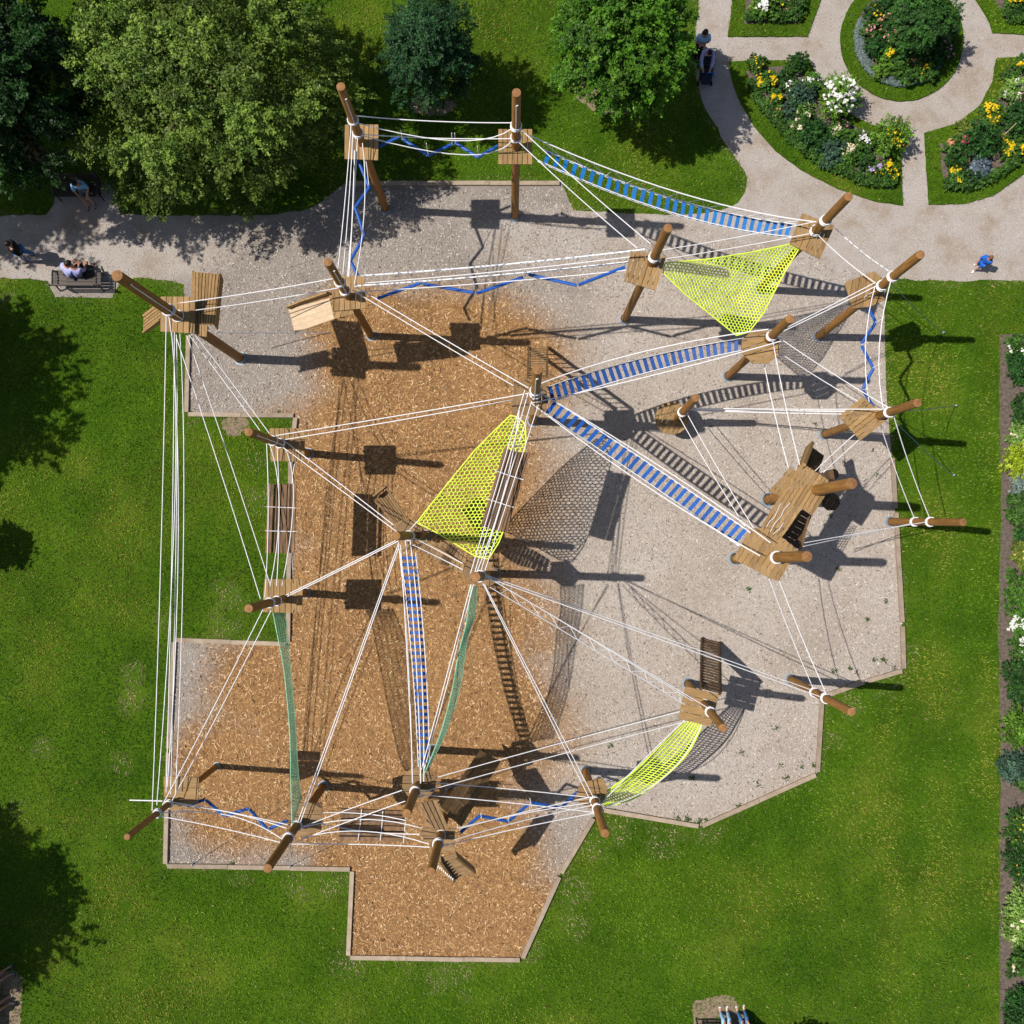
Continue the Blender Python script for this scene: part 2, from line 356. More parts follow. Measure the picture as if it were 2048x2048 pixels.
# garden beds: raised turf with a cut edge, soil inside
CIRC = T3(1255, 222)
def arc(c, r, a0, a1, n, ky=1.0): return [(c[0] + r * math.cos(R(a0 + (a1 - a0) * i / n)), c[1] + ky * r * math.sin(R(a0 + (a1 - a0) * i / n))) for i in range(n + 1)]
BED_A = [T3(*p) for p in ((300, 342), (520, 336), (748, 338), (790, 440), (860, 540), (960, 625), (1080, 690), (1245, 735), (1252, 900), (1260, 1135), (1100, 1112), (900, 1045), (700, 940), (560, 835), (440, 700), (360, 560), (318, 440))]
SOIL_A = [T3(*p) for p in ((395, 395), (520, 372), (690, 372), (740, 470), (830, 590), (960, 690), (1180, 760), (1192, 900), (1195, 1048), (1060, 1020), (900, 950), (740, 850), (600, 740), (500, 620), (430, 510))]
BED_B = [T3(*p) for p in ((1380, 735), (1560, 685), (1690, 580), (1755, 450), (1775, 325), (2000, 312), (2300, 312), (2300, 700), (2080, 850), (1932, 962), (1760, 1080), (1600, 1128), (1405, 1132), (1388, 900))]
SOIL_B = [T3(*p) for p in ((1462, 800), (1600, 760), (1730, 640), (1820, 490), (1850, 380), (2200, 370), (2200, 700), (1990, 800), (1860, 920), (1720, 1010), (1490, 1045), (1470, 900))]
BED_C = [T3(*p) for p in ((330, -200), (318, 20), (295, 205), (735, 205), (800, 20), (880, -200))]
SOIL_C = [T3(*p) for p in ((400, -200), (390, 60), (385, 135), (682, 135), (700, 20), (760, -200))]
BED_D = [T3(*p) for p in ((1600, -200), (1655, -10), (1700, 60), (1740, 130), (1757, 185), (1932, 195), (2300, 198), (2300, -200))]
SOIL_D = [T3(*p) for p in ((1700, -200), (1760, -10), (1800, 70), (1830, 122), (2300, 130), (2300, -200))]
BED_E = arc(CIRC, 123, 0, 355, 71); SOIL_E = arc((CIRC[0] - 1, CIRC[1] - 3), 95, 0, 355, 50)
BEDS = [BED_A, BED_B, BED_C, BED_D, BED_E]; SOILS = [SOIL_A, SOIL_B, SOIL_C, SOIL_D, SOIL_E]
for i, b in enumerate(BEDS): sheet('bed_turf', rough_edge(b, .8, 8, 20 + i), 0, .06, [lawn_m])
for i, b in enumerate(SOILS): sheet('bed_soil', rough_edge(b, 1.2, 8, 40 + i), 0, .064, soil_m)
BORDER = [(2000, 668), (2400, 668), (2400, 2500), (2000, 2500), (1999, 1900), (2000, 1500), (1997, 1250), (2002, 1000), (1999, 800)]
sheet('border_soil', rough_edge(BORDER, 2.0, 16, 60), 0, .006, soil_m)
EARTH = [[(x, y) for x, y in vec2(p)] for p in (
    [T2(1500, 470), T2(1540, 420), T2(1620, 450), T2(1740, 520), T2(1830, 560), T2(1800, 630), T2(1660, 620), T2(1540, 550)],
    [T2(600, 560), T2(660, 530), T2(760, 540), T2(860, 560), T2(840, 620), T2(720, 640), T2(620, 610)],
    [ML(670, 520), ML(760, 510), ML(820, 530), ML(800, 590), ML(740, 610), ML(690, 590)],
    [(1386, 2012), (1400, 2000), (1440, 1990), (1466, 1996), (1478, 2016), (1500, 2048), (1500, 2120), (1390, 2120), (1384, 2060)],
    [(0, 1945), (28, 1940), (46, 1955), (42, 2000), (38, 2060), (0, 2080), (-60, 2060), (-60, 1940)])]
for i, e in enumerate(EARTH): sheet('bare_earth', rough_edge(e, 4.0, 6, 80 + i), 0, .005, earth_m)

# ------------------------------------------------------------------ scattered ground cover
polyW = lambda P_: [(v.x, v.y) for v in poly_w(P_)]
PLAYW, PATHW, BORDW = polyW(PLAY), polyW(PATHR), polyW(BORDER)
BEDW = [polyW(b) for b in BEDS]; SOILW = [polyW(b) for b in SOILS]; EARTHW = [polyW(b) for b in EARTH]
def pxarr(x, y):
    z = -H; yc = ct * y + st * z; zc = -st * y + ct * z
    return 1024 + F * x / -zc, 1024 - F * yc / -zc
SOFT = [(1190,1690,34),(1145,1780,30),(1060,1905,24),(900,1932,56),(385,842,16),(358,574,24),(17,603,16),(85,1497,20),(30,1620,20),(1240,1668,24),(1330,1676,32),(1420,1664,26),(1660,1480,20),(1818,1300,18),(480,1752,26),(600,1758,32),(670,1770,30),(700,1928,36),(265,1350,24),(520,1000,26),(508,922,20),(455,1195,30),(1150,1850,30),(270,1395,26),(240,1530,22),(1700,1410,30),(1770,1370,24),(330,1240,20),(440,1255,30),(1250,1640,18),(560,1300,20)]
def seg_dist(x, y, pts, closed):
    d = np.full(x.shape, 1e9); q = [W(p) for p in pts]; n = len(q)
    for i in range(n if closed else n - 1):
        a, b = q[i], q[(i + 1) % n]; dx, dy = b.x - a.x, b.y - a.y; L2 = dx * dx + dy * dy + 1e-9; t = np.clip(((x - a.x) * dx + (y - a.y) * dy) / L2, 0, 1); d = np.minimum(d, np.hypot(x - a.x - t * dx, y - a.y - t * dy))
    return d
def grass():
    N = 560000; x = RNG.uniform(-20.5, 20.5, N); y = RNG.uniform(-19.5, 21.5, N)
    bed = np.zeros(N, bool)
    for b, s in zip(BEDW, SOILW): bed |= in_poly(x, y, b) & ~in_poly(x, y, s)
    bad = (in_poly(x, y, PLAYW) | in_poly(x, y, PATHW)) & ~bed
    for s in SOILW: bad |= in_poly(x, y, s)
    bad |= in_poly(x, y, BORDW)
    ex = np.zeros(N, bool)
    for e in EARTHW: ex |= in_poly(x, y, e)
    bad |= ex & (RNG.random(N) < np.clip(.3 + (fbm(x, y, .35, 77) - .4) * 2.2, .03, .85))
    px, py = pxarr(x, y); bad |= (px < -40) | (px > 2090) | (py < -40) | (py > 2090)
    dry = fbm(x, y, 2.6, 31); thin = fbm(x, y, 1.1, 41)
    bad |= (RNG.random(N) < np.clip((thin - .66) * 3.0, 0, .7))
    k = ~bad; x, y, px, py, dry, bed = x[k], y[k], px[k], py[k], dry[k], bed[k]; n = len(x)
    soft = np.zeros(len(x)); wob = fbm(x, y, .5, 91)
    for sx, sy, sr in SOFT: soft = np.maximum(soft, np.clip(1.25 - np.hypot(px - sx, py - sy) / sr + (wob - .5) * 1.6, 0, 1))
    ed = np.minimum(seg_dist(x, y, PLAY, True), seg_dist(x, y, PATH, True)); soft = np.maximum(soft, np.clip(1 - ed / .35, 0, 1) * np.clip((wob - .3) * 2.2, 0, 1) * .8)
    k = RNG.random(len(x)) > soft * .5; x, y, px, py, dry, bed, soft = x[k], y[k], px[k], py[k], dry[k], bed[k], soft[k]; n = len(x)
    z = np.where(bed, .06, 0.0); yaw = RNG.uniform(0, 2 * np.pi, n); L = RNG.uniform(.05, .12, n); w = RNG.uniform(.010, .020, n); lean = RNG.uniform(.5, 1.25, n)
    dx, dy = np.cos(yaw), np.sin(yaw)
    p0 = np.stack([x - dy * w, y + dx * w, z], 1); p1 = np.stack([x + dy * w, y - dx * w, z], 1)
    p2 = np.stack([x + dx * L * np.sin(lean), y + dy * L * np.sin(lean), z + L * np.cos(lean) + .01], 1)
    v = np.stack([p0, p1, p2], 1).reshape(-1, 3); f = np.arange(3 * n).reshape(-1, 3)
    a = np.array([.037, .098, .002]); b = np.array([.094, .172, .006]); c = np.array([.225, .235, .03]); d = np.array([.30, .24, .09])
    tone = fbm(x, y, 1.7, 51) * .6 + fbm(x, y, .5, 52) * .4; t = np.clip((tone - .3) * 2.6, 0, 1)[:, None]
    col = (a * (1 - t) + b * t) * (.45 + 1.15 * fbm(x, y, 3.2, 61))[:, None]
    stripe = np.where((px > 1700) & (py > 560), .5 + .5 * np.sin((px - 1862) / 17.0 + vnoise(px, py, 200, 8) * 1.2), 0) * np.clip((px - 1700) / 80, 0, 1) * .4
    dr = np.clip((dry - .47) * 2.4 + stripe * 1.3, 0, .8)[:, None]; col = col * (1 - dr) + c * dr
    sf = np.clip(soft * 1.1, 0, .92)[:, None]; col = col * (1 - sf) + np.array([.33, .27, .15]) * sf
    dead = RNG.random(n) < .014; col[dead] = d
    col *= RNG.uniform(.5, 1.65, n)[:, None]
    me = np_mesh('grass', v, f, np.repeat(col, 3, 0)); o = link('grass', me, grass_m, None, 'stuff'); return o
grass()
def strips(name, N, box, poly, lo, hi, wid, colfn, zb, excl=(), curl=.5):
    """short bent flakes lying on the ground, one object"""
    x = RNG.uniform(box[0], box[1], N); y = RNG.uniform(box[2], box[3], N); k = in_poly(x, y, poly)
    for e in excl: k &= ~in_poly(x, y, e)
    x, y = x[k], y[k]; px, py = pxarr(x, y); keep, col, ls = colfn(px, py); x, y, col, ls = x[keep], y[keep], col[keep], ls[keep]; n = len(x)
    yaw = RNG.uniform(0, 2 * np.pi, n); b = RNG.normal(0, curl, n); L = RNG.uniform(lo, hi, n) * ls; w = RNG.uniform(wid * .6, wid * 1.4, n) * (.5 + .5 * ls)
    zz = zb + RNG.uniform(.004, .02, n); tilt = RNG.uniform(-.25, .35, n)
    pts = []
    for s, ang in ((-1, yaw - b), (0, yaw), (1, yaw + b)):
        cx = x + s * np.cos(ang) * L / 2; cy = y + s * np.sin(ang) * L / 2; cz = zz + np.maximum(s * tilt, 0) * L / 2 * .6
        pts.append(np.stack([cx - np.sin(yaw) * w / 2, cy + np.cos(yaw) * w / 2, cz], 1)); pts.append(np.stack([cx + np.sin(yaw) * w / 2, cy - np.cos(yaw) * w / 2, cz + w * .25], 1))
    v = np.stack(pts, 1).reshape(-1, 3); i = np.arange(n)[:, None] * 6
    f = np.concatenate([i + np.array([[0, 1, 3, 2]]), i + np.array([[2, 3, 5, 4]])]); me = np_mesh(name, v, f, np.repeat(col, 6, 0))
    return link(name, me, chip_m, None, 'stuff')
def chipcol(px, py):
    n = len(px); m = chip_mask(px, py); keep = RNG.random(n) < .75 + .25 * m
    a = np.array([.52, .31, .135]); b = np.array([.25, .125, .05]); g = np.array([.56, .49, .43]); g2 = np.array([.25, .205, .17])
    r = RNG.random(n)[:, None]; c = (a * r + b * (1 - r)) * m[:, None] + (g * r + g2 * (1 - r)) * (1 - m[:, None])
    br = RNG.random(n) < .08; c[br] = np.array([.66, .48, .28]) * (m[br][:, None]) + np.array([.62, .57, .52]) * (1 - m[br][:, None]); dk = RNG.random(n) < .07; c[dk] *= .3
    return keep, c, .7 + .3 * m
strips('wood_chips', 210000, (-13, 15, -17, 13), PLAYW, .06, .15, .022, chipcol, .008)
def gritcol(px, py):
    n = len(px); c = np.array([.43, .37, .32]) * RNG.uniform(.6, 1.35, n)[:, None]; return RNG.random(n) < .9, c, np.full(n, .5)
strips('path_grit', 60000, (-20, 20, 6, 21), PATHW, .05, .10, .025, gritcol, .004, [PLAYW] + BEDW)
# scattered small stones and leaves over lawn and gravel
def weeds():
    pts = [];cols = []
    rg = np.random.default_rng(5)
    spots = [BR(1105, 195), BR(970, 240), BR(1005, 268), BR(878, 258), BR(1150, 195), BR(1165, 205), BR(1220, 243), BR(560, 575), BR(372, 712), BR(585, 778), BR(705, 780), BR(620, 845), BR(455, 885), BR(355, 1000), BR(770, 780), BR(95, 850), BR(70, 1070), BR(140, 1085), BR(170, 1080), MR(860, 1330), MR(1095, 970), MR(1120, 1105), MR(1165, 1800), MR(775, 825), MR(1065, 1900), MR(410, 1735), MR(905, 1620), BM(1805, 1070), BM(1870, 1075), BM(1915, 1090), BM(1440, 670), BM(1890, 850), ML(510, 485), ML(990, 485), BL(730, 1325)]
    for s in spots:
        c = W(s); k = rg.integers(10, 26)
        pts.append(np.stack([c.x + rg.normal(0, .05, k), c.y + rg.normal(0, .05, k), np.full(k, .02) + rg.uniform(0, .05, k)], 1))
    P_ = np.concatenate(pts); n = len(P_); nr = rg.normal(0, .6, (n, 3)); nr[:, 2] = 1
    return P_, nr

# ------------------------------------------------------------------ leaf clouds
def leaf_mesh(name, pos, nrm, size, col, aspect=.55, seed=1):
    rg = np.random.default_rng(seed); n = len(pos); nrm = nrm / (np.linalg.norm(nrm, axis=1, keepdims=True) + 1e-9)
    r = rg.normal(size=(n, 3)); t = np.cross(nrm, r); t /= np.linalg.norm(t, axis=1, keepdims=True) + 1e-9; b = np.cross(nrm, t)
    s = size[:, None]; v = np.stack([pos - t * s, pos + b * s * aspect + nrm * s * .12, pos + t * s, pos - b * s * aspect + nrm * s * .12], 1).reshape(-1, 3)
    return np_mesh(name, v, np.arange(4 * n).reshape(-1, 4), np.repeat(col, 4, 0))
P_, nr = weeds(); me = leaf_mesh('weeds', P_, nr, np.full(len(P_), .035), np.array([.06, .11, .02]) * RNG.uniform(.6, 1.4, len(P_))[:, None]); link('weeds', me, leaf_m, None, 'stuff')

def crown(c, rad, nclump, nshoot, nleaf, lsize, pal, seed, clump_r=.22, inner=.55, droop=.25, shoot=.42, zmin=-.45, asp=.5, flat=.5, core=0):
    """foliage: clumps on an uneven shell, shoots in each clump, leaves along each shoot. returns pos, nrm, size, col"""
    rg = np.random.default_rng(seed); c = np.array(c); rad = np.array(rad)
    i = np.arange(nclump) + .5; zz = 1 - (1 - zmin) * i / nclump; ph = i * 2.399963 + rg.uniform(0, 6); rr = np.sqrt(np.maximum(0, 1 - zz * zz))
    d = np.stack([rr * np.cos(ph), rr * np.sin(ph), zz], 1) + rg.normal(0, .10, (nclump, 3)); d /= np.linalg.norm(d, axis=1, keepdims=True)
    lob = 1 + .16 * np.sin(d[:, 0] * 3.1 + seed) * np.cos(d[:, 1] * 2.7 - seed) + rg.uniform(-.2, .14, nclump)
    lob[rg.random(nclump) < .12] *= inner + .2
    cc = c + d * rad * lob[:, None]; mean = rad.mean()
    ci = np.repeat(np.arange(nclump), nshoot); n = len(ci)
    sd_ = rg.normal(0, 1, (n, 3)); sd_ /= np.linalg.norm(sd_, axis=1, keepdims=True); sr = rg.random(n) ** .4
    sp = cc[ci] + sd_ * sr[:, None] * mean * clump_r * np.array([1, 1, .75]) * rg.uniform(.7, 1.25, nclump)[ci][:, None]
    ax = d[ci] * .8 + sd_ * .7; ax[:, 2] = ax[:, 2] * .6 - droop; ax /= np.linalg.norm(ax, axis=1, keepdims=True)
    li = np.repeat(np.arange(n), nleaf); m = len(li); t = rg.random(m)
    L = shoot * rg.uniform(.6, 1.3, n)[li]; spread = .10 * (1.15 - t) * shoot / .42
    pos = sp[li] + ax[li] * (t * L)[:, None] + rg.normal(0, 1, (m, 3)) * spread[:, None] * np.array([1, 1, .6])
    nrm = rg.normal(0, flat, (m, 3)) + np.array([0, 0, .8]) + d[ci][li] * .5
    size = lsize * rg.uniform(.6, 1.35, m)
    p0, p1 = np.array(pal[0]), np.array(pal[1]); tt = np.clip(rg.normal(.45, .28, n), 0, 1)[li][:, None]
    col = (p0 * (1 - tt) + p1 * tt) * (rg.uniform(.62, 1.45, nclump)[ci][li] * rg.uniform(.75, 1.25, m))[:, None]
    col *= (0.85 + .4 * t)[:, None]
    if core:
        q = rg.normal(0, 1, (core, 3)); q /= np.linalg.norm(q, axis=1, keepdims=True); q[:, 2] = np.where(q[:, 2] < zmin, -q[:, 2], q[:, 2])
        pc = c + q * rad * rg.uniform(.45, .80, core)[:, None]; pos = np.concatenate([pos, pc]); nrm = np.concatenate([nrm, rg.normal(0, .5, (core, 3)) + q * .4 + np.array([0, 0, .6])])
        size = np.concatenate([size, lsize * rg.uniform(1.0, 1.9, core)]); col = np.concatenate([col, (p0 * .6 + p1 * .4) * rg.uniform(.7, 1.2, core)[:, None]])
    return pos, nrm, size, col, cc
def tree(name, label, base, c, rad, nclump, nshoot, nleaf, lsize, pal, seed, trunk_r=.2, asp=.5, cat='tree', group=None, **kw):
    b = Vector(base); root = empty(name, b, label, cat, group)
    pos, nrm, size, col, cc = crown(c, rad, nclump, nshoot, nleaf, lsize, pal, seed, **kw)
    me = leaf_mesh('crown', pos - np.array(b), nrm, size, col, asp, seed); link('crown', me, leaf_m, root)
    cv = Vector(c); mb = MB(); top = Vector((cv.x, cv.y, cv.z + rad[2] * .25))
    mb.tube([b, b.lerp(top, .3) + Vector((.03, .02, 0)), b.lerp(top, .65), top], [trunk_r * 1.25, trunk_r, trunk_r * .7, trunk_r * .25], 10); mb.build('trunk', tree_bark, root, True)
    rg = random.Random(seed)
    for i in range(min(14, nclump)):
        q = Vector(cc[rg.randrange(len(cc))]); s = b.lerp(top, rg.uniform(.35, .85)); mid = s.lerp(q, .5) + Vector((0, 0, .12 * rad[2]))
        m2 = MB(); m2.tube([s, mid, s.lerp(q, .95)], [trunk_r * .4, trunk_r * .22, .012], 6); m2.build('limb', tree_bark, root, True)
    return root
G_OLIVE = ((.05, .10, .012), (.175, .255, .038)); G_DARK = ((.008, .03, .005), (.022, .075, .008)); G_BLUE = ((.010, .042, .012), (.032, .10, .028)); G_BRIGHT = ((.028, .095, .005), (.095, .215, .012))
def Wb(p, z): return tuple(W(p, z))
tree('broadleaf_tree', 'huge olive green broadleaf tree spreading over the path and upper bench', W((450, 300)), Wb((396, 160), 4.3), (4.0, 3.8, 2.6), 125, 20, 46, .05, G_OLIVE, 3, .34, shoot=.44, clump_r=.15, core=16000, flat=.75)
tree('dark_tree', 'dark green leafy tree at the top left corner beyond the olive tree', W((90, 330)), Wb((-34, 160), 5.6), (2.35, 2.95, 2.4), 110, 12, 40, .055, G_DARK, 8, .3, shoot=.42, droop=.35, clump_r=.17, core=14000)
tree('round_tree', 'small round blue green tree standing alone on the top lawn', W((862, 205)), Wb((857, 108), 3.2), (1.3, 1.36, 1.9), 110, 11, 34, .036, G_BLUE, 13, .12, shoot=.26, clump_r=.2, core=9000)
tree('bright_tree', 'bright green leafy tree between the top lawn and the stroller path', W((1232, 212)), Wb((1246, 84), 3.8), (1.8, 1.8, 2.0), 130, 12, 42, .05, G_BRIGHT, 21, .16, shoot=.34, clump_r=.19, core=12000)
tree('bed_tree', 'dark green small tree rising from the middle of the circular flower bed', W(T3(1268, 245)), Wb(T3(1372, 88), 1.9), (.86, .9, .75), 70, 10, 32, .034, ((.022, .075, .012), (.05, .14, .022)), 34, .06, shoot=.22, clump_r=.2, core=5000)
# trees beyond the left and lower edge of the frame whose shadows fall into it
tree('shade_tree', 'tall dark tree left of the frame shading the left lawn', W((-520, 745)), Wb((-610, 690), 6.5), (2.7, 3.2, 2.6), 90, 11, 30, .085, G_DARK, 41, .3, shoot=.5, core=9000)
tree('shade_tree', 'tall dark tree left of the frame above the walking person', W((-250, 300)), Wb((-680, 40), 8.5), (3.0, 3.6, 3.0), 90, 11, 30, .085, G_DARK, 42, .3, shoot=.5, core=9000)
tree('shade_tree', 'tall dark tree left of the frame shading the lower left bench', W((-440, 1860)), Wb((-540, 1945), 6.0), (2.4, 2.6, 2.4), 90, 11, 30, .085, G_DARK, 43, .3, shoot=.5, core=9000)
tree('young_tree', 'slim young tree at the left edge casting a small shadow on the lawn', W((-12, 1090)), Wb((-88, 1092), 1.6), (.5, .6, .45), 30, 9, 26, .05, G_DARK, 44, .045, shoot=.28)
tree('young_tree', 'small tree below the frame shading the grass beside the lower bench', W((1568, 2085)), Wb((1580, 2150), 1.9), (.75, .7, .7), 30, 9, 26, .05, G_DARK, 45, .05, shoot=.3)

# ------------------------------------------------------------------ timber kerb round the play surface: each board its own part
kerb = empty('timber_edging', W((332, 1730)), 'weathered timber edging boards running round the play area', 'edging')
def boards(pts, maxlen=2.4, w=.15, h=.11):
    for a, b in zip(pts[:-1], pts[1:]):
        A, B = W(a), W(b); L = (B - A).length; n = max(1, round(L / maxlen)); d = (B - A) / L; s = Vector((-d.y, d.x, 0)) * w / 2
        for k in range(n):
            g = .006; p, q = A + d * (L * k / n + (g if k else w * .5)), A + d * (L * (k + 1) / n - (g if k < n - 1 else w * .5 + .004)); z = Vector((0, 0, h + random.uniform(-.012, .012)))
            j = s * random.uniform(-.12, .12); m = MB(); m.quadslab(p - s + z + j, q - s + z - j, q + s + z - j, p + s + z + j, h - .002); m.build('board', kerb_m, kerb)
boards([(690, 368), (1123, 368)]); boards([(378, 668), (374, 829), (592, 832), (582, 920), (577, 1288), (350, 1279), (338, 1500), (332, 1730), (705, 1737), (697, 1913), (1044, 1918), (1120, 1748), (1189, 1632)])
boards([(1204, 1618), (1400, 1652), (1634, 1547), (1643, 1393)]); boards([(1643, 1393), (1730, 1362), (1806, 1340), (1803, 1248), (1790, 1021), (1783, 912)])

# ------------------------------------------------------------------ posts, platforms
PO = dict(A=((772,420),(681.5,173),9.2),B=((1030,435),(1033,185),9.45),C=((1519,579),(1697,393),9.1),D=((1249,639),(1336,456),9.6),E=((1636,674),(1841,509),9.0),F=((1455,753),(1580,638),8.1),G=((1345,846),(1391.5,796),4.7),H=((1647,869),(1835,805.5),7.9),I=((1535,999),(1703,967),8.4),J=((1469,1117),(1614,1113),8.35),K=((1779,1043),(1926,1044.5),5.5),L=((1580,1358),(1703,1424),6.25),M=((1375,1366),(1446,1456),6.8),N=((1171,1541),(1210,1667),7.4),O=((903,1582),(862,1744),8.4),P=((864,1499),(813,1627),8.1),Q=((647,1572),(535,1737),8.3),R=((434,1532),(254,1674),8.0),S=((611,1186),(497,1217),7.4),T=((617,907),(497,864),7.55),U=((481,717),(234,551),10.3),V=((743,672),(656,524),8.7),X=((850,1070),(792,1072),8.3),Y=((990,1147),(951,1154),8.8),Z=((1066,842),(1075,739),9.7))
def pole_at(k, z): b, t, h = PO[k]; return W(b).lerp(W(t, h), z / h)
def zat(k, p):
    best = (1e9, 0); h = PO[k][2]
    for i in range(401):
        z = h * i / 400; u = PX(pole_at(k, z)); d = math.hypot(u[0] - p[0], u[1] - p[1])
        if d < best[0]: best = (d, z)
    return best[1]
COLLAR = dict(A=(T2(292,663),T2(318,735)),B=(T2(1192,695),T2(1190,760)),C=(T3(838,1215),T3(785,1275)),D=((1305,512),(1297,532)),E=(T3(1200,1515),T3(1135,1560)),F=(MR(535,330),),G=(MR(40,750),),H=(MR(1190,755),MR(1115,785)),I=(ZT(1150,700),),J=(ZT(690,1500),),K=(MR(1330,1365),MR(1415,1365)),L=(ZM(1480,620),ZM(1590,690)),M=(ZM(290,790),ZM(380,860)),N=(BM(1360,975),BM(1372,1018)),O=(ZB(580,1190),ZB(560,1310)),P=(ZB(320,590),ZB(290,680)),Q=(BL(1085,1115),BL(1035,1180)),R=(BL(370,985),BL(310,1040)),S=(ML(975,1515),ML(935,1530)),T=(ML(995,645),ML(955,630)),U=(ZU(1020,830),ZU(900,740)),V=(ZV(1050,730),ZV(960,600)),X=(ZX(555,735),),Y=(ZX(1312,1195),),Z=(MM(1003,410),MM(1010,375)))
CZ = {k: [zat(k, p) for p in v] for k, v in COLLAR.items()}
CZ['Y'] = [7.2]; CZ['Z'] = [5.9, 6.5]
DESC = dict(A='post nearest the huge olive tree', B='upright post at the top of the play area', C='post reaching over the gravel path', D='post between flecked ropes and lime net', E='long post at the upper right lawn edge', F='octagon deck post under the big lime net', G='short post on a round disc', H='post leaning over the right lawn above the tower', K='bare post beside the right lawn', L='bare post over the kerb corner', M='post with a ladder on pale gravel', N='post at the end of the lime hammock net', O='post above the steps at the bottom', P='round deck post beside the long ramp', Q='post between beam course and slat bridge at the bottom', R='lowest left post over the grass', S='post with the upper end of the left green net', T='post above the left slat bridge', U='tallest leaning post with ramps beside the lower bench', V='post with a pale plywood ramp', X='post with fan shaped decks and wide blue bridge', Y='upright post at the middle of the play area', Z='central post with a ladder and two blue bridges')
POST_LABEL = dict(A='brown climbing post with square deck nearest the huge olive tree', B='upright brown climbing post with square deck on the upper kerb', C='brown climbing post with tilted square deck over the gravel path', D='brown climbing post with deck at the left tip of the big lime net', E='long brown climbing post with cut corner deck by the right lawn corner', F='brown climbing post with octagonal deck below the big lime net', G='short brown post rising from a low round wooden disc', H='brown climbing post with diamond deck above the wooden tower', K='bare brown post without a deck beside the right lawn', L='bare brown post without a deck over the lower right kerb', M='brown climbing post with a slatted ladder on the pale gravel', N='brown climbing post with small deck at the lower end of the lime hammock', O='brown climbing post with steps beside the bottom lawn notch', P='brown climbing post with a round deck and a four plank walkway', Q='brown climbing post at the bottom between zigzag beams and slat bridge', R='thin brown climbing post at the lower left corner over grass', S='brown climbing post with square deck below the left slat bridge', T='brown climbing post with square deck above the left slat bridge', U='tallest brown climbing post with two plank ramps beside the lower bench', V='brown climbing post with a pale plywood ramp', X='brown climbing post with fan decks at the left tip of the middle lime net', Y='upright brown post seen end on at the middle of the woodchips', Z='central brown climbing post with a ladder and two blue bridges')
def clip(poly, nx, ny, c):   # keep nx*x+ny*y <= c
    out = []; n = len(poly)
    for i in range(n):
        a, b = poly[i], poly[(i + 1) % n]; da, db = nx * a[0] + ny * a[1] - c, nx * b[0] + ny * b[1] - c
        if da <= 0: out.append(a)
        if (da < 0 < db) or (db < 0 < da): t = da / (da - db); out.append((a[0] + (b[0] - a[0]) * t, a[1] + (b[1] - a[1]) * t))
    return out
def deck(root, pts, z, n=7, ang=90, mat=None, th=.045, name='platform', zs=0.0):
    """frame part with one child per plank; pts: photo outline of the top face at height z; ang: plank direction in plan"""
    brown = root in [ROOT.get(k) for k in 'XYZOPQ']
    q = [W(p, z) for p in pts]; poly = [(p.x, p.y) for p in q]
    ar = sum(poly[i][0] * poly[(i + 1) % len(poly)][1] - poly[(i + 1) % len(poly)][0] * poly[i][1] for i in range(len(poly)))
    if ar < 0: poly = poly[::-1]
    a = R(ang); d = (math.cos(a), math.sin(a)); nrm = (-d[1], d[0])
    pr = [p[0] * nrm[0] + p[1] * nrm[1] for p in poly]; lo, hi = min(pr), max(pr); al = [p[0] * d[0] + p[1] * d[1] for p in poly]
    fr = MB()
    for f in (.22, .78):
        c = min(al) + (max(al) - min(al)) * f; s = clip(clip(poly, d[0], d[1], c + .045), -d[0], -d[1], -(c - .045))
        if len(s) > 2: fr.prism([tuple(Vector(p).lerp(Vector((sum(x[0] for x in s) / len(s), sum(x[1] for x in s) / len(s))), .06)) for p in s], z - th - .125, z - th - .002)
    fo = fr.build(name, brown_y if brown else plank_m, root)
    w = (hi - lo) / n; g = .019
    for i in range(n):
        s = clip(clip(poly, nrm[0], nrm[1], lo + w * (i + 1) - g / 2), -nrm[0], -nrm[1], -(lo + w * i + g / 2))
        if len(s) > 2:
            m = MB(); dz = random.uniform(-.006, .006); m.prism(s, z - th + dz, z + dz); along_y = abs(d[1]) > abs(d[0]); m.build('plank', mat or ((brown_y if along_y else brown_x) if brown else plank_m if along_y else plank_x), fo)
    return fo
def plankrun(root, c, n, mat=plank_m, th=.04, gap=.02, name='ramp', pname='plank', side=0, jitter=.01, sidemat=None):
    """c: four world corners (start-left, start-right, end-right, end-left); n planks side by side running start to end"""
    if mat is plank_m and root in [ROOT.get(k) for k in 'XYZOPQ']: mat = brown_y
    a, b, e, d = [Vector(x) for x in c]; fr = MB(); wv = (b - a).length
    for f in (.2, .8): p, q = a.lerp(d, f), b.lerp(e, f); fr.beam(p.lerp(q, .04) - Vector((0, 0, th + .045)), p.lerp(q, .96) - Vector((0, 0, th + .045)), .07, .08)
    if side:
        for p, q in ((a, d), (b, e)): fr.beam(p - Vector((0, 0, side / 2 + th)), q - Vector((0, 0, side / 2 + th)), .04, side)
    fo = fr.build(name, sidemat or mat, root); g = gap / wv / 2; dn = Vector((0, 0, th + .012)); bb = MB(); bb.quadslab(a.lerp(b, .03) - dn, a.lerp(b, .97) - dn, d.lerp(e, .97) - dn, d.lerp(e, .03) - dn, .015); bb.build('gap_shade_board', darkplank_m, fo)  # dark slab added beneath the planks to stand for shade in their gaps
    for i in range(n):
        u0, u1 = i / n + g, (i + 1) / n - g; k = Vector((0, 0, random.uniform(-jitter, jitter)))
        m = MB(); m.quadslab(a.lerp(b, u0) + k, a.lerp(b, u1) + k, d.lerp(e, u1) + k, d.lerp(e, u0) + k, th); m.build(pname, mat, fo)
    return fo
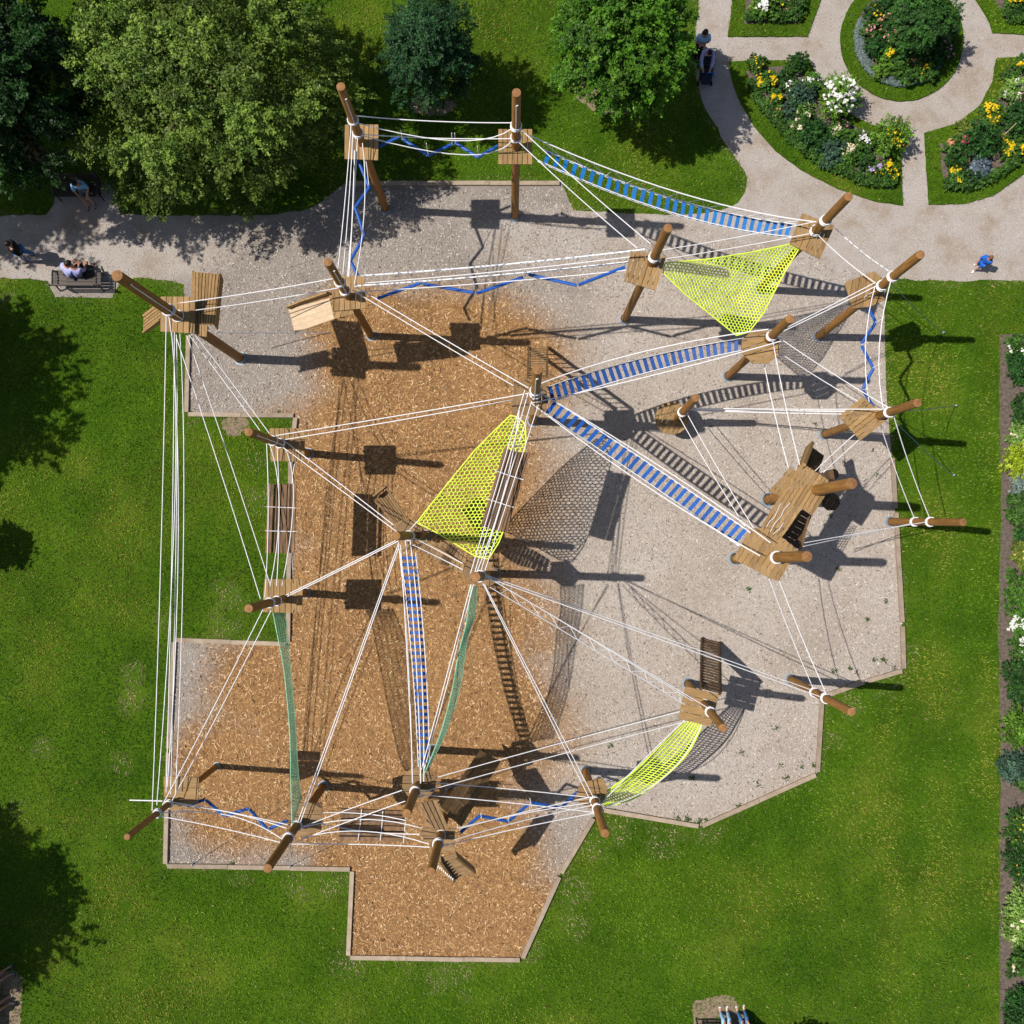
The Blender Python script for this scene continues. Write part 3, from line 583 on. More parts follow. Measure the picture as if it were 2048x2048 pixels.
def ladder(root, c, n, rail=.07, mat=plank_m, rung=(.05, .045), railh=.1):
    """c: (start-left, start-right, end-right, end-left); n rungs between two rails"""
    if mat is plank_m: mat = brown_x
    a, b, e, d = [Vector(x) for x in c]; m = MB(); m.beam(a, d, rail, railh); m.beam(b, e, rail, railh); fo = m.build('ladder', mat, root)
    for i in range(n):
        t = (i + .5) / n; p, q = a.lerp(d, t), b.lerp(e, t); m = MB(); m.beam(p.lerp(q, .07), p.lerp(q, .93), rung[0], rung[1]); m.build('rung', mat, fo)
    return fo
def ring(mb, c, ax, r, tr, n=16):
    ax = ax.normalized(); u = ax.orthogonal().normalized(); v = ax.cross(u)
    mb.tube([c + (u * math.cos(2 * math.pi * i / n) + v * math.sin(2 * math.pi * i / n)) * r for i in range(n)], tr, 5, closed=True)
ROOT = {}
PR = dict(U=.155, R=.095, V=.125, K=.125, I=.17, J=.16, Y=.14, Z=.14)
def pole_parts(k, root, r=None, hang=False):
    r = r or PR.get(k, .13); b, t, h = PO[k]; B, Tp = W(b), W(t, h); ax = (Tp - B).normalized()
    m = MB(); n = 18; m.tube([B, B.lerp(Tp, .5), B.lerp(Tp, .985), Tp], [r * 1.05, r, r * .96, r * .9], n, cap=False); po = m.build('pole', pole_m, root, True)
    m = MB(); u = ax.orthogonal().normalized(); v = ax.cross(u); rim = [Tp + (u * math.cos(2 * math.pi * i / n) + v * math.sin(2 * math.pi * i / n)) * r * .9 for i in range(n)]
    m.add(rim + [Tp + ax * .015], [(i, (i + 1) % n, n) for i in range(n)]); m.build('end_grain', end_m, po)
    m = MB(); m.tube([B + Vector((0, 0, .002)), B + ax * .22], [r * 1.28, r * 1.22], 14, cap=False)
    m.prism([(B.x + r * 1.6 * math.cos(q * math.pi / 4 + .3), B.y + r * 1.6 * math.sin(q * math.pi / 4 + .3)) for q in range(8)], .012, .03); m.build('ground_sleeve', galv_m, root)
    for z in CZ.get(k, []):
        c = MB(); p = pole_at(k, z)
        for dz in (-.055, 0, .05): ring(c, p + ax * dz + Vector((random.uniform(-.008, .008), random.uniform(-.008, .008), 0)), ax + Vector((random.uniform(-.12, .12), random.uniform(-.12, .12), 0)), r + .018, .019)
        c.build('rope_collar', rope_m, root)
    if hang:
        tn = Vector((-p.x, -p.y, 0)).normalized(); c = MB(); a0 = pole_at(k, h * .955) + tn * (r + .03); a1 = pole_at(k, CZ[k][0]) + tn * (r + .03); c.tube([a0 + Vector((.05, 0, .04)), a0, a0.lerp(a1, .5), a1], .016, 5); c.build('hanging_rope', rope_m, root)
DZ = {}
def post(k, pts=None, junction=None, n=7, ang=90, z=None, hang=False, **kw):
    root = empty('climbing_post', W(PO[k][0]), POST_LABEL[k], 'post'); ROOT[k] = root; pole_parts(k, root, hang=hang)
    if pts:
        z = z or zat(k, junction); DZ[k] = z; deck(root, pts, z, n, ang, **kw)
    return root
def octo(c, rx, ry=None, n=8, off=.39): ry = ry or rx; return [(c[0] + rx * math.cos(2 * math.pi * i / n + off), c[1] + ry * math.sin(2 * math.pi * i / n + off)) for i in range(n)]
post('A', [T2(248,687),T2(434,687),T2(430,884),T2(244,877)], T2(350,785), hang=True)
post('B', [T2(1095,712),T2(1283,712),T2(1283,906),T2(1093,906)], T2(1190,810), hang=True)
post('C', [T3(708,1175),T3(886,1245),T3(808,1428),T3(638,1347)], T3(775,1290), 6, 66)
post('D', [(1263,498),(1332,514),(1312,581),(1248,562)], (1300,525), 7, 72)
post('E', [T3(942,1560),T3(1105,1497),T3(1150,1535),T3(1165,1655),T3(1085,1692),T3(985,1702)], T3(1090,1600), 6, 80)
post('F', octo(MR(480,395), 41, 36), MR(515,350), 5, 20)
r = post('G'); deck(r, octo((1344, 836), 34, 33, 18), 1.15, 7, 60, th=.07)
post('H', [MR(1042,673),MR(1185,790),MR(1030,915),MR(912,780)], MR(1130,770), 7, 38)
post('K'); post('L')
post('M', [ZM(160,570),ZM(500,655),ZM(415,985),ZM(85,905)], ZM(300,790), 4, -14)
post('N', [BM(1270,878),BM(1390,850),BM(1423,905),BM(1402,985),BM(1330,1022),BM(1240,970)], BM(1345,960), 3, -5)
post('O', [ZB(430,1025),ZB(560,1140),ZB(780,1130),ZB(785,1410),ZB(620,1412),ZB(480,1310),ZB(352,1210)], ZB(590,1200), 4, 0)
post('P', octo(ZB(350,585), 35, 33, 10), ZB(320,600), 4, 0)
post('Q', [BL(1110,985),BL(1224,985),BL(1222,1135),BL(1090,1180),BL(1040,1130),BL(1035,1010)], BL(1085,1090), 3, 0)
post('R', [BL(352,840),BL(545,848),BL(541,985),BL(400,1035),BL(352,1010)], BL(400,975), 3, 0)
post('S', [ML(908,1403),ML(1120,1403),ML(1115,1590),ML(895,1585)], ML(1010,1505), 7, 90)
post('T', [ML(934,570),ML(1130,570),ML(1130,752),ML(942,752)], ML(1005,650), 7, 90, hang=True)
post('U', [ZU(780,600),ZU(1225,600),ZU(1220,1075),ZU(775,1050)], ZU(1010,840), 6, 90, hang=True)
post('V', [ZV(800,500),ZV(1358,505),ZV(1385,1015),ZV(1170,1035),ZV(850,1065),ZV(830,700)], ZV(1150,800), 7, 88, hang=True)
post('X', octo(ZX(560,700), 28, 26), ZX(600,720), 3, 60)
post('Y', [ZX(1215,1010),ZX(1420,1000),ZX(1510,1090),ZX(1600,1180),ZX(1490,1330),ZX(1340,1330),ZX(1165,1190)], None, 4, 80, z=4.5)
post('Z', [MM(905,305),MM(1095,297),MM(1078,470),MM(1040,500),MM(890,488)], MM(1005,400), 6, 88, hang=True)
# ramps, walkways, steps fixed to the posts
zU = DZ['U']
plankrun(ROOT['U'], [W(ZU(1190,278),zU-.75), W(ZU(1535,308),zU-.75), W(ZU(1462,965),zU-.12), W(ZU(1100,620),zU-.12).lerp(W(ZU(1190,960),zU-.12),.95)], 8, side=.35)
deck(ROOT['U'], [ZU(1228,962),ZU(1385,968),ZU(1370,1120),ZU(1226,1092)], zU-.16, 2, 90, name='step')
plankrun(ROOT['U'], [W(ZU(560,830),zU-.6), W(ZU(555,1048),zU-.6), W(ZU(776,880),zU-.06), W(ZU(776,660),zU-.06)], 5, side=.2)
zV = DZ['V']
deck(ROOT['V'], [ZV(790,790),ZV(850,1072),ZV(875,1190),ZV(1195,1108),ZV(1170,1040),ZV(860,1050),ZV(1000,760)][:5], zV-.07, 5, 70, name='lower_deck')
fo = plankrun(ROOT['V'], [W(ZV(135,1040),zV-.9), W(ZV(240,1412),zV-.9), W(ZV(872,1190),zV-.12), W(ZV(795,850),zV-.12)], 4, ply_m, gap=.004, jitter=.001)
m = MB(); m.beam(W(ZV(130,1010),zV-.78), W(ZV(335,930),zV-.6), .05, .30); m.beam(W(ZV(337,929),zV-.6), W(ZV(800,775),zV), .05, .30); m.build('side_board', plank_x, ROOT['V'])
# walkway from round deck to the bottom post, long ramp, steps
zP, zO = DZ['P'], DZ['O']
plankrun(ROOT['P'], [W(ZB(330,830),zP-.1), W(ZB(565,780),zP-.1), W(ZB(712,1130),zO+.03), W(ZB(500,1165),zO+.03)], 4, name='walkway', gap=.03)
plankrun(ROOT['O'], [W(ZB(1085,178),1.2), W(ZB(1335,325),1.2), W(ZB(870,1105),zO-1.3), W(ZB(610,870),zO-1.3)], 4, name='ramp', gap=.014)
deck(ROOT['O'], [ZB(715,920),ZB(805,985),ZB(720,1010),ZB(690,960)], zO-1.0, 1, 0, name='step')
ladder(ROOT['O'], [W(ZB(600,1490),zO-.2), W(ZB(785,1440),zO-.2), W(ZB(1020,1635),zO-2.1), W(ZB(775,1745),zO-2.1)], 8, rung=(.14, .04), railh=.22)
m = MB()
for i in range(9): m.beam(W(ZB(585+22*i,1575+19*i),zO-.4-.15*i), W(ZB(577+22*i,1600+19*i),zO-.4-.15*i), .03, .03)
m.build('rung_rope', rope_m, ROOT['O'])
# gravel post ladder and woodchip post ladder (foot on the ground at the far end)
zM = DZ['M']; ladder(ROOT['M'], [W(ZM(325,85),.1), W(ZM(505,130),.1), W(ZM(510,650),zM-.05), W(ZM(318,600),zM-.05)], 19, mat=darkplank_m, rung=(.07, .05))
zZ = DZ['Z']; ladder(ROOT['Z'], [W(ZZ(500,130),.1), W(ZZ(835,130),.1), W(ZZ(820,690),zZ-.05), W(ZZ(490,690),zZ-.05)], 14, rung=(.034, .07))
# fan decks of the X post and bridge to Y
zX = DZ['X']
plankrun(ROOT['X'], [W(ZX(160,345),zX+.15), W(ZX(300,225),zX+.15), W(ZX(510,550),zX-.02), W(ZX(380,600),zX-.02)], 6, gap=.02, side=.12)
m = MB(); m.beam(W(ZX(155,300),zX+.35), W(ZX(290,190),zX+.35), .06, .35); m.beam(W(ZX(292,190),zX+.33), W(ZX(525,545),zX+.12), .05, .22); m.build('side_board', brown_y, ROOT['X'])
deck(ROOT['X'], [ZX(385,600),ZX(455,560),ZX(640,560),ZX(730,690),ZX(640,760),ZX(450,720),ZX(400,660)], zX-.06, 3, 50, name='fan_deck')
deck(ROOT['X'], [ZX(450,800),ZX(620,760),ZX(660,905),ZX(475,915)], zX-.10, 2, 95, name='landing')
fan0, fan1 = [ZX(620,860),ZX(790,985),ZX(900,1060),ZX(1000,1090),ZX(1170,1185)], [ZX(770,700),ZX(880,770),ZX(1010,830),ZX(1110,890),ZX(1215,985)]
ctr = MB(); ctr.beam(W(ZX(690,790),zX-.2), W(ZX(1190,1080),4.3), .08, .1); fo = ctr.build('plank_bridge', plank_m, ROOT['X'])
for i in range(4):
    for h in range(3):
        u0, u1 = h / 3 + .03, (h + 1) / 3 - .03; l2 = lambda p, q, t: (p[0] + (q[0] - p[0]) * t, p[1] + (q[1] - p[1]) * t)
        z0 = zX - .1 + (4.45 - zX) * (i + u0) / 4 - .12 * math.sin((i + u0) / 4 * 3.14); z1 = zX - .1 + (4.45 - zX) * (i + u1) / 4 - .12 * math.sin((i + u1) / 4 * 3.14)
        m = MB(); m.quadslab(W(l2(fan0[i], fan0[i+1], u0), z0), W(l2(fan0[i], fan0[i+1], u1), z1), W(l2(fan1[i], fan1[i+1], u1), z1), W(l2(fan1[i], fan1[i+1], u0), z0), .04); m.build('plank', darkplank_m if i == 2 else brown_y, fo)

# ------------------------------------------------------------------ wooden tower between two posts
tower = empty('play_tower', W((1500, 1060)), 'wooden play tower with boarded deck carried by two thick posts', 'tower')
for k in 'IJ': ROOT[k] = tower; pole_parts(k, tower)
zI = 5.5
deck(tower, [ZT(925,490),ZT(1045,430),ZT(1310,605),ZT(1290,770),ZT(1115,1030),ZT(985,950),ZT(830,1180),ZT(500,1180),ZT(700,830)], zI, 9, 57, name='upper_deck')
deck(tower, [ZT(500,1180),ZT(830,1185),ZT(745,1295),ZT(935,1450),ZT(715,1825),ZT(590,1790),ZT(430,1690),ZT(160,1560),ZT(370,1195)], zI-.28, 9, 57, name='lower_deck')
deck(tower, [ZT(1000,955),ZT(1110,1035),ZT(945,1440),ZT(750,1292)], zI-1.7, 6, -30, mat=darkplank_m, name='side_deck')
deck(tower, [ZT(855,450),ZT(960,530),ZT(730,800),ZT(588,745)], zI-.5, 4, 57, name='left_step')
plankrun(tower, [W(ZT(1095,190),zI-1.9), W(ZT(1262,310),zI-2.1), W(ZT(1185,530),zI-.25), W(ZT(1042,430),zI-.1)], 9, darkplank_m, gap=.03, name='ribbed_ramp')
m = MB(); m.beam(W(ZT(1088,180),zI-1.2), W(ZT(985,445),zI+.1), .10, .3); m.build('ramp_rail', plank_m, tower)
dk = deck(tower, octo(ZT(1340,865), 19, 19, 8, .3), zI-2.3, 3, 57, mat=darkplank_m, name='low_seat')
m = MB(); q = W(ZT(1295,885), zI-2.27); m.tube([W(ZT(1262,832),zI-2.26), W(ZT(1345,855),zI-2.26)], .012, 5)
m.tube([W(ZT(x,y),zI-2.26) for x, y in ((1268,898),(1285,868),(1335,880),(1325,905),(1295,912),(1287,885))], .012, 5); m.build('carved_mark', slat_m, tower)
m = MB(); m.prism([(p.x, p.y) for p in [W(x, 1.6) for x in octo(ZT(1375,535), 10, 11, 14)]], .01, 1.6); m.build('stump', darkplank_m, tower, False)
m = MB()
for i in range(11):
    t = i / 10; a, b = W(ZT(1085-95*t, 1040+385*t), zI-.3-.9*t), W(ZT(1040-95*t, 1080+345*t), zI-1.3-.9*t); m.tube([a, b], .012, 5)
for s in range(5):
    m.tube([W(ZT(1085-95*t-11*s, 1040+385*t+10*s), zI-.3-.9*t-.25*s) for t in (0, .25, .5, .75, 1)], .013, 5)
m.build('rope_net', slat_m, tower)
m = MB(); m.tube([W(ZT(x,y), zI-.6) for x, y in ((1280,380),(1215,420),(1275,445),(1215,465),(1265,490),(1210,515),(1225,560),(1270,580))], .02, 6); m.build('knotted_rope', rope_m, tower)
m = MB()
for pp in (((735,880),(705,950),(655,1060),(600,1105),(560,1170)), ((845,880),(770,965),(740,1040),(660,1130),(605,1230)), ((770,1115),(720,1190),(640,1260))): m.tube([W(ZT(x,y), zI+.03) for x, y in pp], .009, 5)
m.build('slack_rope', rope_m, tower)

# ------------------------------------------------------------------ blue plank bridges
def qcurve(p, t):
    if len(p) == 2: return (p[0][0] + (p[1][0] - p[0][0]) * t, p[0][1] + (p[1][1] - p[0][1]) * t)
    a, b, c = p; u = 1 - t; m = (2 * b[0] - (a[0] + c[0]) / 2, 2 * b[1] - (a[1] + c[1]) / 2)
    return (u * u * a[0] + 2 * u * t * m[0] + t * t * c[0], u * u * a[1] + 2 * u * t * m[1] + t * t * c[1])
def bridge(label, left, right, z0, z1, sag, n, pw=.115, rails=(), lace=None, over=.02, t0=.01, t1=.99, mat=None):
    """left/right: photo curves of the plank ends"""
    zf = lambda t: z0 + (z1 - z0) * t - sag * 4 * t * (1 - t)
    root = empty('plank_bridge', W(qcurve(left, .5), 0).lerp(W(qcurve(right, .5), 0), .5), label, 'bridge', 'blue plank bridges')
    for i in range(n):
        t = t0 + (t1 - t0) * (i + .5) / n; z = zf(t); a, b = W(qcurve(left, t), z), W(qcurve(right, t), z); d = (W(qcurve(left, t + .01), zf(t + .01)) - W(qcurve(left, t - .01), zf(t - .01))).normalized()
        e = (a - b) * over; j = d * random.uniform(-.012, .012); h = d * pw / 2; m = MB(); m.quadslab(a + e - h + j, b - e - h, b - e + h, a + e + h + j, .045); m.build('plank', mat or blue_m, root)
    for cv, dz in ((left, .03), (right, .03), (left, -.06), (right, -.06)):
        m = MB(); m.tube([W(qcurve(cv, i / 14), zf(i / 14)) + Vector((0, 0, dz)) for i in range(15)], .014, 5); m.build('side_rope', rope_m, root)
    for rl, dz0, dz1 in rails:
        m = MB(); m.tube([W(qcurve(rl, i / 14), zf(i / 14) + dz0 + (dz1 - dz0) * i / 14) for i in range(15)], .017, 5); m.build('handrail', rope_m, root)
    if lace is not None:
        rl, dz, cv, k = lace; m = MB(); m.tube([W(qcurve(rl if i % 2 else cv, i / k), zf(i / k) + (dz if i % 2 else 0)) for i in range(1, k)], .011, 4); m.build('lacing', rope_m, root)
    return root
zA, zB, zC, zF = DZ['A'], DZ['B'], DZ['C'], DZ['F']
bridge('long blue plank bridge from the upright top post to the path side post', [T2(1335,822), (1353,400), T3(672,1240)], [T2(1312,886), (1348,427), T3(648,1308)], zB - .1, zC - .1, .5, 31,
       mat=cyan_m, rails=[([T2(1268,748), (1360,386), T3(785,1225)], .9, .9)], lace=([T2(1268,748), (1360,386), T3(785,1225)], .9, [T2(1335,822), (1353,400), T3(672,1240)], 26))
bridge('blue plank bridge from the central post up to the octagon deck', [MM(1085,345), (1290,716), MR(415,345)], [MM(1105,425), (1299,744), MR(408,410)], zZ - .1, zF - .1, .35, 30,
       mat=dkblue_m, t0=-.035, rails=[([MM(1040,328), (1288,703), MR(520,300)], .5, .8), ([MM(1000,430), (1301,752), MR(590,365)], .4, .8)])
bridge('blue plank bridge from the central post down to the wooden tower', [MM(1130,420), (1310,935), ZT(370,1240)], [MM(1078,485), (1288,960), ZT(235,1400)], zZ - .1, zI - .2, .45, 30, t0=-.045,
       rails=[([MM(1040,370), (1316,930), ZT(610,1360)], .6, .5), ([MM(1000,430), (1285,967), ZT(485,1520)], .4, .4)])
bridge('wide blue plank bridge over woodchips from the fan deck post to the round deck', [ML(1660,1255), (824,1320), BM(378,790)], [ML(1742,1255), (851,1320), BM(440,790)], zX - .1, zP - .1, .4, 31, pw=.105,
       rails=[([ML(1685,1190), (832,1320), BM(390,880)], .25, .4), ([ML(1712,1185), (842,1320), BM(408,870)], .25, .4), ([ML(1648,1200), (815,1300), BM(345,880)], .5, .6)])

# ------------------------------------------------------------------ slat bridges
def slats(label, c, z, n, cross, along=True):
    root = empty('slat_bridge', W(c[0], 0).lerp(W(c[2], 0), .5), label, 'bridge', 'hanging slat bridges')
    a, b, e, d = [W(p, z) for p in c]
    for i in range(n):
        u0 = i / n + .008; u1 = u0 + random.uniform(.70, .86) / n; dz = Vector((0, 0, random.uniform(-.05, .05) - .12 * math.sin(math.pi * (i + .5) / n))); x = random.uniform(-.012, .012)
        p, q = a.lerp(b, u0), a.lerp(b, u1); s, r2 = d.lerp(e, u0), d.lerp(e, u1); m = MB(); m.quadslab(p + dz + (p - s) * x, q + dz + (q - r2) * x, r2 + dz, s + dz, .10); m.build('slat', slat_m, root)
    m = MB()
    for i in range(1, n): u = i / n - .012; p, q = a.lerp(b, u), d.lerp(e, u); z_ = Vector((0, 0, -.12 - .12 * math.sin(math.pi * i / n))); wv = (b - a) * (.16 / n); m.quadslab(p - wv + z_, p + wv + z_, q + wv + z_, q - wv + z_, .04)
    m.build('gap_shade_strip', iron_m, root)  # dark strips added between slats, imitating the deep shadow of the gaps
    for p, q in cross: m = MB(); P0, P1 = W(p, z), W(q, z); m.tube([P0 + Vector((0, 0, .03)), P0.lerp(P1, .5) + Vector((0, 0, -.05)), P1 + Vector((0, 0, .03))], .012, 5); m.build('cross_rope', rope_m, root)
slats('slat bridge hanging over the grass edge between the two left decks', [ML(925,873), ML(1085,880), ML(1075,1258), ML(908,1258)], 3.6, 9, [(ML(920,1003), ML(1082,1010)), (ML(912,1136), ML(1080,1140))])
slats('tilted slat bridge hanging beside the middle lime net', [MM(850,678), MM(995,712), MM(868,1148), MM(720,1108)], 5.9, 9, [(MM(803,805), MM(958,855)), (MM(753,958), MM(907,1008))])
slats('slat bridge hanging across the bottom woodchips between two posts', [BL(1328,1020), BL(1310,1205), BL(1675,1210), BL(1690,1035)], 4.5, 6, [(BL(1445,1020), BL(1425,1195)), (BL(1562,1030), BL(1548,1195)), (BL(1690,1035), BL(1675,1210))])

# ------------------------------------------------------------------ zigzag beam courses
def beams(label, segs, z0, z1, hang=(), hz=1.1):
    ext = segs[0][0]; root = empty('beam_course', W(ext, 0), label, 'beams', 'zigzag beam courses'); n = len(segs); 
    for i, (a, b) in enumerate(segs):
        za, zb = z0 + (z1 - z0) * i / n, z0 + (z1 - z0) * (i + 1) / n; m = MB(); m.tube([W(a, za), W(b, zb)], .05, 8); m.build('beam', navy_m, root)
    for a, b in hang:
        t = min(1, max(0, math.hypot(b[0] - ext[0], b[1] - ext[1]) / (math.hypot(segs[-1][1][0] - ext[0], segs[-1][1][1] - ext[1]) + 1e-6))); z = z0 + (z1 - z0) * t
        m = MB(); m.tube([W(a, z + hz), W(b, z)], .013, 5); m.build('hanger', rope_m, root)
beams('zigzag blue beams slung between the two top posts over grass', [(T2(325,862), T2(545,757)), (T2(568,768), T2(707,858)), (T2(707,858), T2(838,797)), (T2(857,788), T2(982,868)), (T2(982,868), T2(1092,805))], zA - .4, zB - .4, [(T2(556,715), T2(564,772)), (T2(697,792), T2(708,855)), (T2(837,735), T2(840,797)), (T2(853,735), T2(859,790)), (T2(979,808), T2(985,865))])
beams('zigzag blue beams slung down the left side below the olive tree', [(T2(320,880), T2(382,1035)), (T2(382,1035), T2(305,1145)), (T2(305,1145), T2(355,1300)), (T2(355,1300), T2(278,1440)), (T2(278,1440), T2(320,1520))], zA - .4, DZ['V'] - .2, [(T2(365,890), T2(382,1035)), (T2(290,1150), T2(305,1145)), (T2(345,1290), T2(356,1302)), (T2(270,1440), T2(278,1440))], .5)
beams('long zigzag blue beams slung below the flecked ropes', [(T2(425,1648), T2(672,1560)), (T2(680,1568), T2(958,1615)), (T2(975,1620), T2(1232,1530)), (T2(1262,1515), T2(1528,1575)), (T2(1538,1572), T2(1795,1473))], DZ['V'] - .3, DZ['D'] - .4, [(T2(424,1645), T2(424,1660)), (T2(675,1550), T2(680,1572)), (T2(958,1560), T2(970,1618)), (T2(1240,1495), T2(1235,1530)), (T2(1240,1495), T2(1262,1518)), (T2(1530,1530), T2(1530,1575))])
beams('zigzag blue beams slung along the right lawn edge', [(MR(1075,185), MR(1112,258)), (MR(1112,265), MR(1035,378)), (MR(1035,390), MR(1097,508)), (MR(1100,515), MR(1042,630)), (MR(1042,635), MR(1100,725))], DZ['E'] - .3, DZ['H'] - .3, [(MR(1155,238), MR(1112,262)), (MR(1068,375), MR(1033,383)), (MR(1142,490), MR(1098,512)), (MR(1065,630), MR(1042,633))], .6)
beams('zigzag blue beams slung at the lower left corner', [(BL(480,1005), BL(580,968)), (BL(585,972), BL(685,1058)), (BL(695,1058), BL(820,1018)), (BL(825,1022), BL(925,1135)), (BL(935,1130), BL(1035,1085))], DZ['R'] - .3, DZ['Q'] - .2, [(BL(565,1005), BL(580,968)), (BL(670,1045), BL(688,1060)), (BL(812,1060), BL(824,1018)), (BL(925,1150), BL(930,1125))], .5)
beams('zigzag blue beams slung beside the bottom ramp', [(BM(610,1150), BM(720,1055)), (BM(725,1060), BM(875,1090)), (BM(880,1085), BM(985,995)), (BM(1000,985), BM(1165,1015)), (BM(1170,1010), BM(1260,925))], DZ['O'] - .3, DZ['N'] - .1, [(BM(605,1135), BM(607,1170)), (BM(722,1045), BM(728,1078)), (BM(872,1080), BM(880,1105)), (BM(993,962), BM(1003,1015)), (BM(1155,1010), BM(1165,1030))], .4)

# ------------------------------------------------------------------ nets
def prisms(name, A, B, r, mat, parent):
    A, B = np.array(A), np.array(B); d = B - A; d /= np.linalg.norm(d, axis=1, keepdims=True) + 1e-9; up = np.array([0, 0, 1.0]); s = np.cross(d, up); s /= np.linalg.norm(s, axis=1, keepdims=True) + 1e-6; u = np.cross(s, d)
    o = [s * math.cos(a) + u * math.sin(a) for a in (math.pi / 2, math.pi * 7 / 6, math.pi * 11 / 6)]
    v = np.stack([A + o[0] * r, A + o[1] * r, A + o[2] * r, B + o[0] * r, B + o[1] * r, B + o[2] * r], 1).reshape(-1, 3); i = np.arange(len(A))[:, None] * 6
    f = np.concatenate([i + np.array([[0, 1, 4, 3]]), i + np.array([[1, 2, 5, 4]]), i + np.array([[2, 0, 3, 5]])]); return link(name, np_mesh(name, v - np.array(parent.location), f), mat, parent)
def hexnet(label, outline, ctrl, size, mat, r=.012, sag=.35, ang=0, sx=1.0):
    """hexagonal mesh filling a photo outline; ctrl: (photo point, height) fixes the plane the net hangs from"""
    A = np.array([[1, p[0], p[1]] for p, z in ctrl]); co = np.linalg.lstsq(A, np.array([z for p, z in ctrl]), rcond=None)[0]
    cx = sum(p[0] for p in outline) / len(outline); cy = sum(p[1] for p in outline) / len(outline)
    def edge_d(p):
        best = 1e9
        for a, b in zip(outline, outline[1:] + outline[:1]):
            dx, dy = b[0] - a[0], b[1] - a[1]; t = max(0, min(1, ((p[0] - a[0]) * dx + (p[1] - a[1]) * dy) / (dx * dx + dy * dy + 1e-9))); best = min(best, math.hypot(p[0] - a[0] - t * dx, p[1] - a[1] - t * dy))
        return best
    zf = lambda p: co[0] + co[1] * p[0] + co[2] * p[1] - sag * min(1, edge_d(p) / 60)
    root = empty('climbing_net', W((cx, cy), 0), label, 'net')
    ca, sa = math.cos(R(ang)), math.sin(R(ang)); A_, B_ = [], []; wx, wy = size * math.sqrt(3) * sx, size * 1.5; nn = int(300 / size)
    def pt(u, v): x, y = u * sx, v; jx = .9 * math.sin(u * .13 + v * .07); jy = .9 * math.cos(v * .11 - u * .05); x += jx; y += jy; return (cx + x * ca - y * sa, cy + x * sa + y * ca)
    s3 = size * math.sqrt(3)
    for j in range(-nn, nn):
        for i in range(-nn, nn):
            ux = i * s3 + (s3 / 2 if j % 2 else 0); vy = j * size * 1.5
            c = [pt(ux, vy + size), pt(ux + s3 / 2, vy + size / 2), pt(ux + s3 / 2, vy - size / 2), pt(ux, vy - size)]
            if math.hypot(c[0][0] - cx, c[0][1] - cy) > 330: continue
            for a, b in ((c[0], c[1]), (c[1], c[2]), (c[2], c[3])): A_.append(a); B_.append(b)
    a, b = np.array(A_), np.array(B_); ia = in_poly(a[:, 0], a[:, 1], outline); ib = in_poly(b[:, 0], b[:, 1], outline); k = ia & ib
    wa = [W(p, zf(p)) for p in a[k]]; wb = [W(p, zf(p)) for p in b[k]]
    mo = prisms('net_mesh', wa, wb, r, mat, root); mo['kind'] = 'stuff'
    m = MB(); o = outline + outline[:1]; pts = []
    for p, q in zip(o[:-1], o[1:]):
        for t in range(6): pp = (p[0] + (q[0] - p[0]) * t / 6, p[1] + (q[1] - p[1]) * t / 6); pts.append(W(pp, zf(pp)))
    m.tube(pts, .022, 5, closed=True); m.build('border_cord', mat, root); return root
zD = DZ['D']
hexnet('big lime green triangular net below the path side post', [(1330, 526), (1420, 518), (1500, 505), (1578, 489), (1597, 499), (1572, 540), (1548, 585), (1528, 625), (1498, 664), (1473, 671), (1425, 632), (1370, 588), (1326, 545)], [((1328, 535), zD - .1), ((1588, 494), zC - .1), ((1485, 668), zF - .05)], 3.9, lime_m, .0195, .4, 8)
hexnet('middle lime green triangular net between the central post and the fan decks', [MM(886, 498), MM(930, 510), MM(968, 548), MM(972, 650), MM(950, 760), MM(900, 950), MM(850, 1130), MM(822, 1200), MM(765, 1292), MM(690, 1276), MM(560, 1195), MM(450, 1130), MM(368, 1092), MM(450, 985), MM(560, 850), MM(690, 690), MM(800, 580)], [(MM(920, 505), zZ - .3), (MM(370, 1090), zX + .1), (MM(740, 1285), 4.5)], 5.3, lime_m, .0225, .45, 62, .8)
